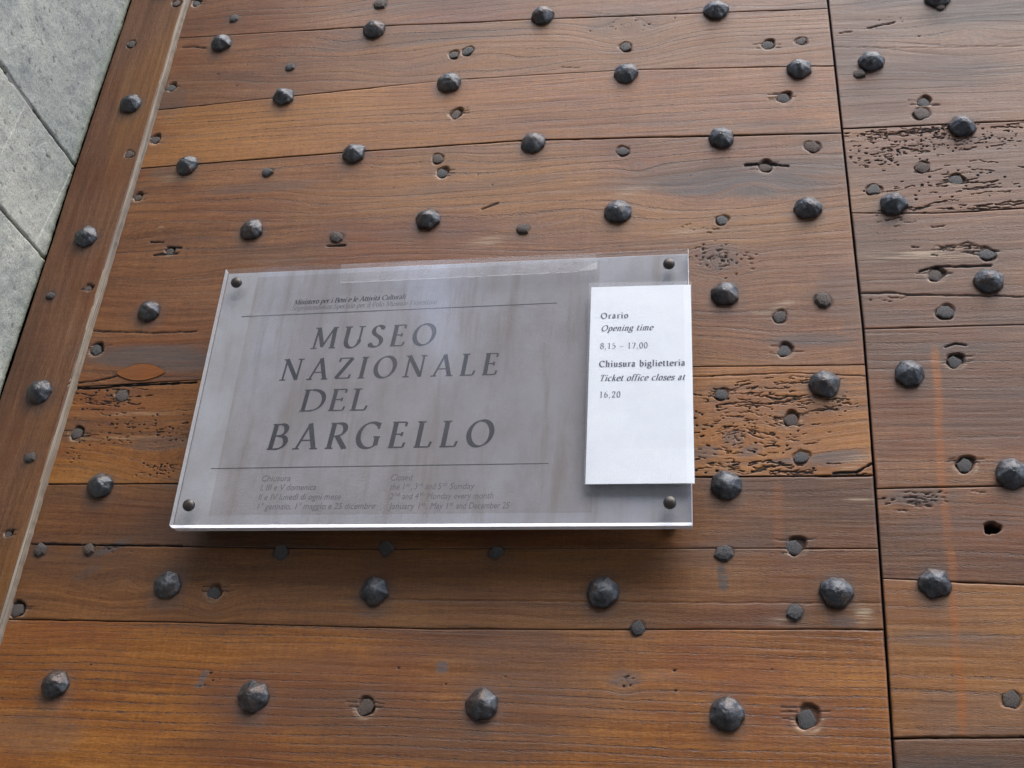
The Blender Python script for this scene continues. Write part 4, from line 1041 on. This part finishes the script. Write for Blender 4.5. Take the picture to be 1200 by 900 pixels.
def text_mesh(name, s, p0, p1, capz, y, mat, parent, bold=0.15, thin=0.045, shear=0.0, space=0.36, track=None):
    """stroke lettering from p0 to p1 (x,z world points on the baseline); capz = cap height in metres"""
    adv = 0
    for ch in s:
        adv += space if ch == ' ' else SER[ch][0]
    total = math.hypot(p1[0] - p0[0], p1[1] - p0[1])
    n = len(s)
    tr = (total / capz - adv) / max(n - 1, 1)
    sx = 1.0
    if tr < -0.04 or tr > 0.30:                      # squeeze or widen the letters themselves
        lim = -0.04 if tr < 0 else 0.12
        sx = (total / capz) / (adv + lim * (n - 1)); tr = lim * sx
    ex = ((p1[0] - p0[0]) / total, (p1[1] - p0[1]) / total); ez = (-ex[1], ex[0])
    nib = (math.cos(math.radians(22)), math.sin(math.radians(22)))
    vs = []; fs = []; lay = 0; pen = 0.0
    for ch in s:
        if ch == ' ':
            pen += space * sx + tr; continue
        w_, strokes = SER[ch]
        for kind, pts in strokes:
            lay += 1
            pts = [(pen + x * sx, z) for x, z in pts]
            pl = []
            for q in range(len(pts)):
                a = pts[max(q - 1, 0)]; b = pts[min(q + 1, len(pts) - 1)]
                dx, dz = b[0] - a[0], b[1] - a[1]; dl = math.hypot(dx, dz) + 1e-9
                dx /= dl; dz /= dl
                if kind == 'T' or kind == 'T2': hw = bold / 2
                elif kind == 't': hw = thin * 0.75
                elif kind == 'h': hw = thin * 0.5
                else: hw = thin * 0.5 + (bold * 1.08 - thin) * 0.5 * abs(dx * nib[1] - dz * nib[0]) ** 1.7
                pl.append((pts[q][0] - dz * hw, pts[q][1] + dx * hw, pts[q][0] + dz * hw, pts[q][1] - dx * hw))
            base = len(vs)
            for (ax, az, bx_, bz_) in pl:
                for (gx, gz) in ((ax, az), (bx_, bz_)):
                    gx2 = (gx + shear * gz) * capz; gz2 = gz * capz
                    vs.append((p0[0] + gx2 * ex[0] + gz2 * ez[0], y - 0.000004 * (lay % 9), p0[1] + gx2 * ex[1] + gz2 * ez[1]))
            for q in range(len(pl) - 1):
                fs.append((base + 2 * q, base + 2 * q + 1, base + 2 * q + 3, base + 2 * q + 2))
        pen += w_ * sx + tr
    me = pymesh(name, vs, fs)
    return sub(link(name, me, mat, parent), parent)

def sans(name, s, p0, width, y, mat, parent, ang=0.0, shear=0.18, size=0.0085, sup=None):
    cu = bpy.data.curves.new(name, 'FONT')
    cu.body = s; cu.size = size; cu.shear = shear; cu.resolution_u = 3
    t = bpy.data.objects.new(name, cu); C.objects.link(t)
    dg = bpy.context.evaluated_depsgraph_get(); dg.update()
    me = bpy.data.meshes.new_from_object(t.evaluated_get(dg))
    bpy.data.objects.remove(t)
    xs = [v.co.x for v in me.vertices]; x0, x1 = min(xs), max(xs)
    k = width / (x1 - x0)
    for v in me.vertices:
        x = (v.co.x - x0) * k; z = v.co.y
        v.co = (p0[0] + x * math.cos(ang) - z * math.sin(ang), y, p0[1] + x * math.sin(ang) + z * math.cos(ang))
    me.materials.clear()
    return sub(link(name, me, mat, parent), parent)

# ------------------------------------------------------------------ museum sign: two acrylic sheets on four stand-off caps
TH = 0.0131; SCX, SCZ, SW, SH = -0.26085, 2.12383, 0.4702, 0.2829
YF = -0.0440; YM = -0.0366; YB = -0.0285
def sp(a, b):
    return (SCX + a * math.cos(TH) - b * math.sin(TH), SCZ + a * math.sin(TH) + b * math.cos(TH))
sign = empty('museum_sign', (SCX, 0.0, SCZ - SH / 2), 'grey acrylic museum name plaque with engraved capitals, held off the door by four caps', 'sign')
def slab(name, yf, yb, inset, mats, bev, edge_from):
    bm = bmesh.new()
    hw, hh = SW / 2 - inset, SH / 2 - inset
    P = [sp(-hw, -hh), sp(hw, -hh), sp(hw, hh), sp(-hw, hh)]
    f = [bm.verts.new((x, yf, z)) for x, z in P]; b = [bm.verts.new((x, yb, z)) for x, z in P]
    bm.faces.new(f); bm.faces.new(b[::-1])
    for i in range(4):
        q = bm.faces.new((f[i], b[i], b[(i + 1) % 4], f[(i + 1) % 4]))
    bmesh.ops.recalc_face_normals(bm, faces=bm.faces)
    bmesh.ops.bevel(bm, geom=bm.edges[:], offset=bev, segments=2, affect='EDGES', profile=0.5)
    for q in bm.faces:
        n = q.normal
        q.material_index = 1 if (abs(n.y) < 0.9 and (n.z < -0.3 or abs(n.x) > 0.3)) else 0
    me = bpy.data.meshes.new(name); bm.to_mesh(me); bm.free()
    for m_ in mats: me.materials.append(m_)
    return sub(link(name, me, None, sign), sign)
slab('front_sheet', YF, YM - 0.0003, 0.0, (CLEAR, EDGE), 0.0004, 0)
slab('back_sheet', YM + 0.0001, YB, 0.0004, (SHEET, EDGE_BACK), 0.0004, 0)
def tube(name, cx, cz, prof, mat, parent, n=28):
    vs = []; fs = []
    for (r, y) in prof:
        for k in range(n):
            a = k / n * 6.28318
            vs.append((cx + r * math.cos(a), y, cz + r * math.sin(a)))
    for q in range(len(prof) - 1):
        for k in range(n):
            fs.append((q * n + k, q * n + (k + 1) % n, (q + 1) * n + (k + 1) % n, (q + 1) * n + k))
    fs.append(tuple(range((len(prof) - 1) * n, len(prof) * n)))
    me = pymesh(name, vs, fs, True)
    bm = bmesh.new(); bm.from_mesh(me); bmesh.ops.recalc_face_normals(bm, faces=bm.faces); bm.to_mesh(me); bm.free()
    return sub(link(name, me, mat, parent), parent)
for (x, z) in ((-0.4817, 2.2438), (-0.0458, 2.2501), (-0.0429, 2.0028), (-0.4785, 1.9983)):
    tube('screw_cap', x, z, [(0.0054, YF - 0.0001), (0.0057, YF - 0.0012), (0.0055, YF - 0.0032), (0.0046, YF - 0.0047), (0.0028, YF - 0.0054), (0.0006, YF - 0.0057)], CAP, sign)
    tube('spacer', x, z, [(0.0060, 0.004), (0.0060, YB + 0.0001)], CAP, sign)
YT = YM - 0.0001
T_ = dict(bold=0.168, thin=0.056, shear=0.10)
text_mesh('title_lettering', 'MUSEO', (-0.3945, 2.1685), (-0.2690, 2.1704), 0.0243, YT, INK, sign, **T_)
text_mesh('title_lettering', 'NAZIONALE', (-0.4205, 2.1334), (-0.2050, 2.1362), 0.0238, YT, INK, sign, **T_)
text_mesh('title_lettering', 'DEL', (-0.3945, 2.0992), (-0.3270, 2.0998), 0.0236, YT, INK, sign, **T_)
text_mesh('title_lettering', 'BARGELLO', (-0.4195, 2.0589), (-0.2030, 2.0614), 0.0270, YT, INK, sign, **T_)
def rule(p, q, w_):
    me = boxmesh('engraved_rule', 0, 1, YT - 0.00002, YT + 0.00001, -w_ / 2, w_ / 2)
    for v in me.vertices:
        t = v.co.x; v.co.x = p[0] + (q[0] - p[0]) * t; v.co.z += p[1] + (q[1] - p[1]) * t
    sub(link('engraved_rule', me, INK, sign), sign)
rule((-0.4726, 2.2083), (-0.1524, 2.2148), 0.0008)
rule((-0.4695, 2.0396), (-0.1505, 2.0443), 0.0007)
text_mesh('small_lettering', 'Ministero per i Beni e le Attivit\u00e0 Culturali', (-0.4198, 2.2211), (-0.3043, 2.2246), 0.0056, YT, INK, sign, bold=0.19, thin=0.07, shear=0.2)
text_mesh('small_lettering', 'Soprintendenza Speciale per il Polo Museale Fiorentino', (-0.4205, 2.2142), (-0.2715, 2.2175), 0.0055, YT, INK2, sign, bold=0.13, thin=0.055, shear=0.1)
for s_, x, z, w_ in (('Chiusura', -0.4168, 2.0265, 0.0276), ('I, III e V domenica', -0.4166, 2.0173, 0.0534), ('II e IV luned\u00ec di ogni mese', -0.4168, 2.0078, 0.0785), ('1\u00b0 gennaio, 1\u00b0 maggio e 25 dicembre', -0.4161, 1.9984, 0.1112)):
    sans('small_lettering', s_, (x, z), w_, YT, INK2, sign, 0.012, size=0.0088)
def supline(parts, x, z, scale, dxk):
    """a line with raised ordinals: parts = [(text, width, raised)]"""
    for s_, w_, up in parts:
        if s_ and s_ != ' ':
            sans('small_lettering', s_, (x, z + (0.0030 if up else 0)), w_, YT, INK2, sign, 0.012, size=0.0054 if up else 0.0088)
        x += w_ + 0.0009; z += (w_ + 0.0009) * 0.012
supline([('Closed', 0.0200, 0)], -0.2936, 2.0275, 1, 0)
supline([('the 1', 0.0135, 0), ('st', 0.0040, 1), (', 3', 0.0058, 0), ('rd', 0.0042, 1), (' ', 0.0004, 0), ('and 5', 0.0150, 0), ('th', 0.0042, 1), (' ', 0.0004, 0), ('Sunday', 0.0232, 0)], -0.2933, 2.0185, 1, 0)
supline([('2', 0.0036, 0), ('nd', 0.0050, 1), (' ', 0.0004, 0), ('and 4', 0.0152, 0), ('th', 0.0042, 1), (' ', 0.0006, 0), ('Monday every month', 0.0605, 0)], -0.2928, 2.0090, 1, 0)
supline([('January 1', 0.0290, 0), ('st', 0.0038, 1), (', May 1', 0.0200, 0), ('st', 0.0038, 1), (' ', 0.0006, 0), ('and December 25', 0.0480, 0)], -0.2925, 1.9995, 1, 0)
def quad(name, P, y, mat, parent, th=0.0):
    vs = [(x, y, z) for x, z in P]
    fs = [(0, 1, 2, 3)]
    if th:
        vs += [(x, y + th, z) for x, z in P]
        fs += [(7, 6, 5, 4)] + [(i, i + 4, (i + 1) % 4 + 4, (i + 1) % 4) for i in range(4)]
    me = pymesh(name, vs, fs)
    return sub(link(name, me, mat, parent), parent)
quad('darker_panel', [(-0.4618, 1.9925), (-0.1100, 1.9975), (-0.1130, 2.2630), (-0.4645, 2.2560)], YM + 0.00003, PANEL, sign)  # darker, slightly warmer panel between the sheets
quad('tape_residue', [(-0.3722, 2.2415), (-0.1142, 2.2462), (-0.1168, 2.2655), (-0.3742, 2.2632)], YF - 0.0003, RESIDUE, sign, 0.0002)
quad('tape_residue', [(-0.3722, 2.2403), (-0.1342, 2.2448), (-0.1342, 2.2462), (-0.3722, 2.2415)], YF - 0.0004, RESEDGE, sign, 0.0003)
quad('tape_residue', [(-0.1342, 2.2455), (-0.1150, 2.2475), (-0.1142, 2.2560), (-0.1280, 2.2500)], YF - 0.0005, RESEDGE, sign, 0.0003)

# ------------------------------------------------------------------ paper notice in a clear sleeve taped on the sign
notice = empty('paper_notice', (-0.07, 0.0, 2.02), 'white paper of opening times in a clear sleeve on the right end of the sign', 'notice')
def sheet(name, P, y, mat, parent, nx=14, nz=24, bow=0.0006, th=0.0003):
    """a thin sheet with a slight bow; P = bl, br, tr, tl"""
    vs = []; fs = []
    for side in (0, 1):
        for j in range(nz + 1):
            for i in range(nx + 1):
                u = i / nx; v = j / nz
                x = (P[0][0] * (1 - u) + P[1][0] * u) * (1 - v) + (P[3][0] * (1 - u) + P[2][0] * u) * v
                z = (P[0][1] * (1 - u) + P[1][1] * u) * (1 - v) + (P[3][1] * (1 - u) + P[2][1] * u) * v
                b = 0.0006 * max(0, u - 0.93) / 0.07 - 0.0012 * max(0.0, 0.16 - v) / 0.16 * u * (1 if th > 0.00025 else 1)
                vs.append((x, y + side * th + b, z))
    N = (nx + 1) * (nz + 1)
    for j in range(nz):
        for i in range(nx):
            a = j * (nx + 1) + i
            fs.append((a, a + 1, a + nx + 2, a + nx + 1)); fs.append((a + N, a + nx + 1 + N, a + nx + 2 + N, a + 1 + N))
    for i in range(nx):
        fs.append((i, i + N, i + 1 + N, i + 1)); t = nz * (nx + 1)
        fs.append((t + i, t + i + 1, t + i + 1 + N, t + i + N))
    for j in range(nz):
        a = j * (nx + 1); b = a + nx + 1
        fs.append((a, b, b + N, a + N)); a += nx; b += nx
        fs.append((a, a + N, b + N, b))
    me = pymesh(name, vs, fs, False)
    return sub(link(name, me, mat, parent), parent)
sheet('paper', [(-0.1158, 2.0203), (-0.0221, 2.0209), (-0.0254, 2.2262), (-0.1192, 2.2262)], -0.0450, PAPER, notice)
sheet('plastic_sleeve', [(-0.1172, 2.0196), (-0.0216, 2.0200), (-0.0250, 2.2302), (-0.1214, 2.2309)], -0.0455, SLEEVE, notice, th=0.0002)
YP = -0.0452
K = dict(mat=BLUEINK, parent=notice, y=YP)
def ptx(s_, p0, p1, cap, **kw):
    text_mesh('printed_text', s_, p0, p1, cap, YP, BLUEINK, notice, **kw)
ptx('Orario', (-0.1088, 2.1903), (-0.0832, 2.1903), 0.0062, bold=0.22, thin=0.08)
ptx('Opening time', (-0.1083, 2.1765), (-0.0602, 2.1765), 0.0062, bold=0.19, thin=0.075, shear=0.28)
ptx('8,15 \u2013 17,00', (-0.1083, 2.1571), (-0.0644, 2.1571), 0.0063, bold=0.13, thin=0.05)
ptx('Chiusura biglietteria', (-0.1084, 2.1378), (-0.0303, 2.1378), 0.0064, bold=0.22, thin=0.08)
ptx('Ticket office closes at', (-0.1078, 2.1230), (-0.0308, 2.1230), 0.0062, bold=0.19, thin=0.075, shear=0.28)
ptx('16,20', (-0.1072, 2.1058), (-0.0879, 2.1058), 0.0063, bold=0.13, thin=0.05)

# ------------------------------------------------------------------ street in front of the door
def mat_simple(name, c0, c1, sc, rough=0.9):
    k = NT(name, rough, 0.3)
    o = k.n("ShaderNodeNewGeometry").outputs['Position']
    k.base(k.mix(k.rng(k.noise(o, sc, 5, 0.6), 0.3, 0.7), c0, c1))
    return k.m
me = pymesh('ground', [(-200, -200, 0), (200, -200, 0), (200, 200, 0), (-200, 200, 0)], [(0, 1, 2, 3)])
g = link('ground', me, mat_simple('paving_stone', (0.085, 0.083, 0.08), (0.13, 0.125, 0.12), 3.0)); g['kind'] = 'structure'
FAC = mat_simple('ochre_plaster', (0.11, 0.088, 0.075), (0.15, 0.12, 0.10), 0.8)
def facade(x0, x1, h):
    o = link('facade', boxmesh('facade', x0, x1, -22, -14.0, 0.0, h, 0.05), FAC); o['kind'] = 'structure'
facade(-24, -10.5, 13.5); facade(-7.2, -5.7, 13.5); facade(-4.1, 16, 13.5)  # unseen houses opposite; the leftmost is added to cut low sky light
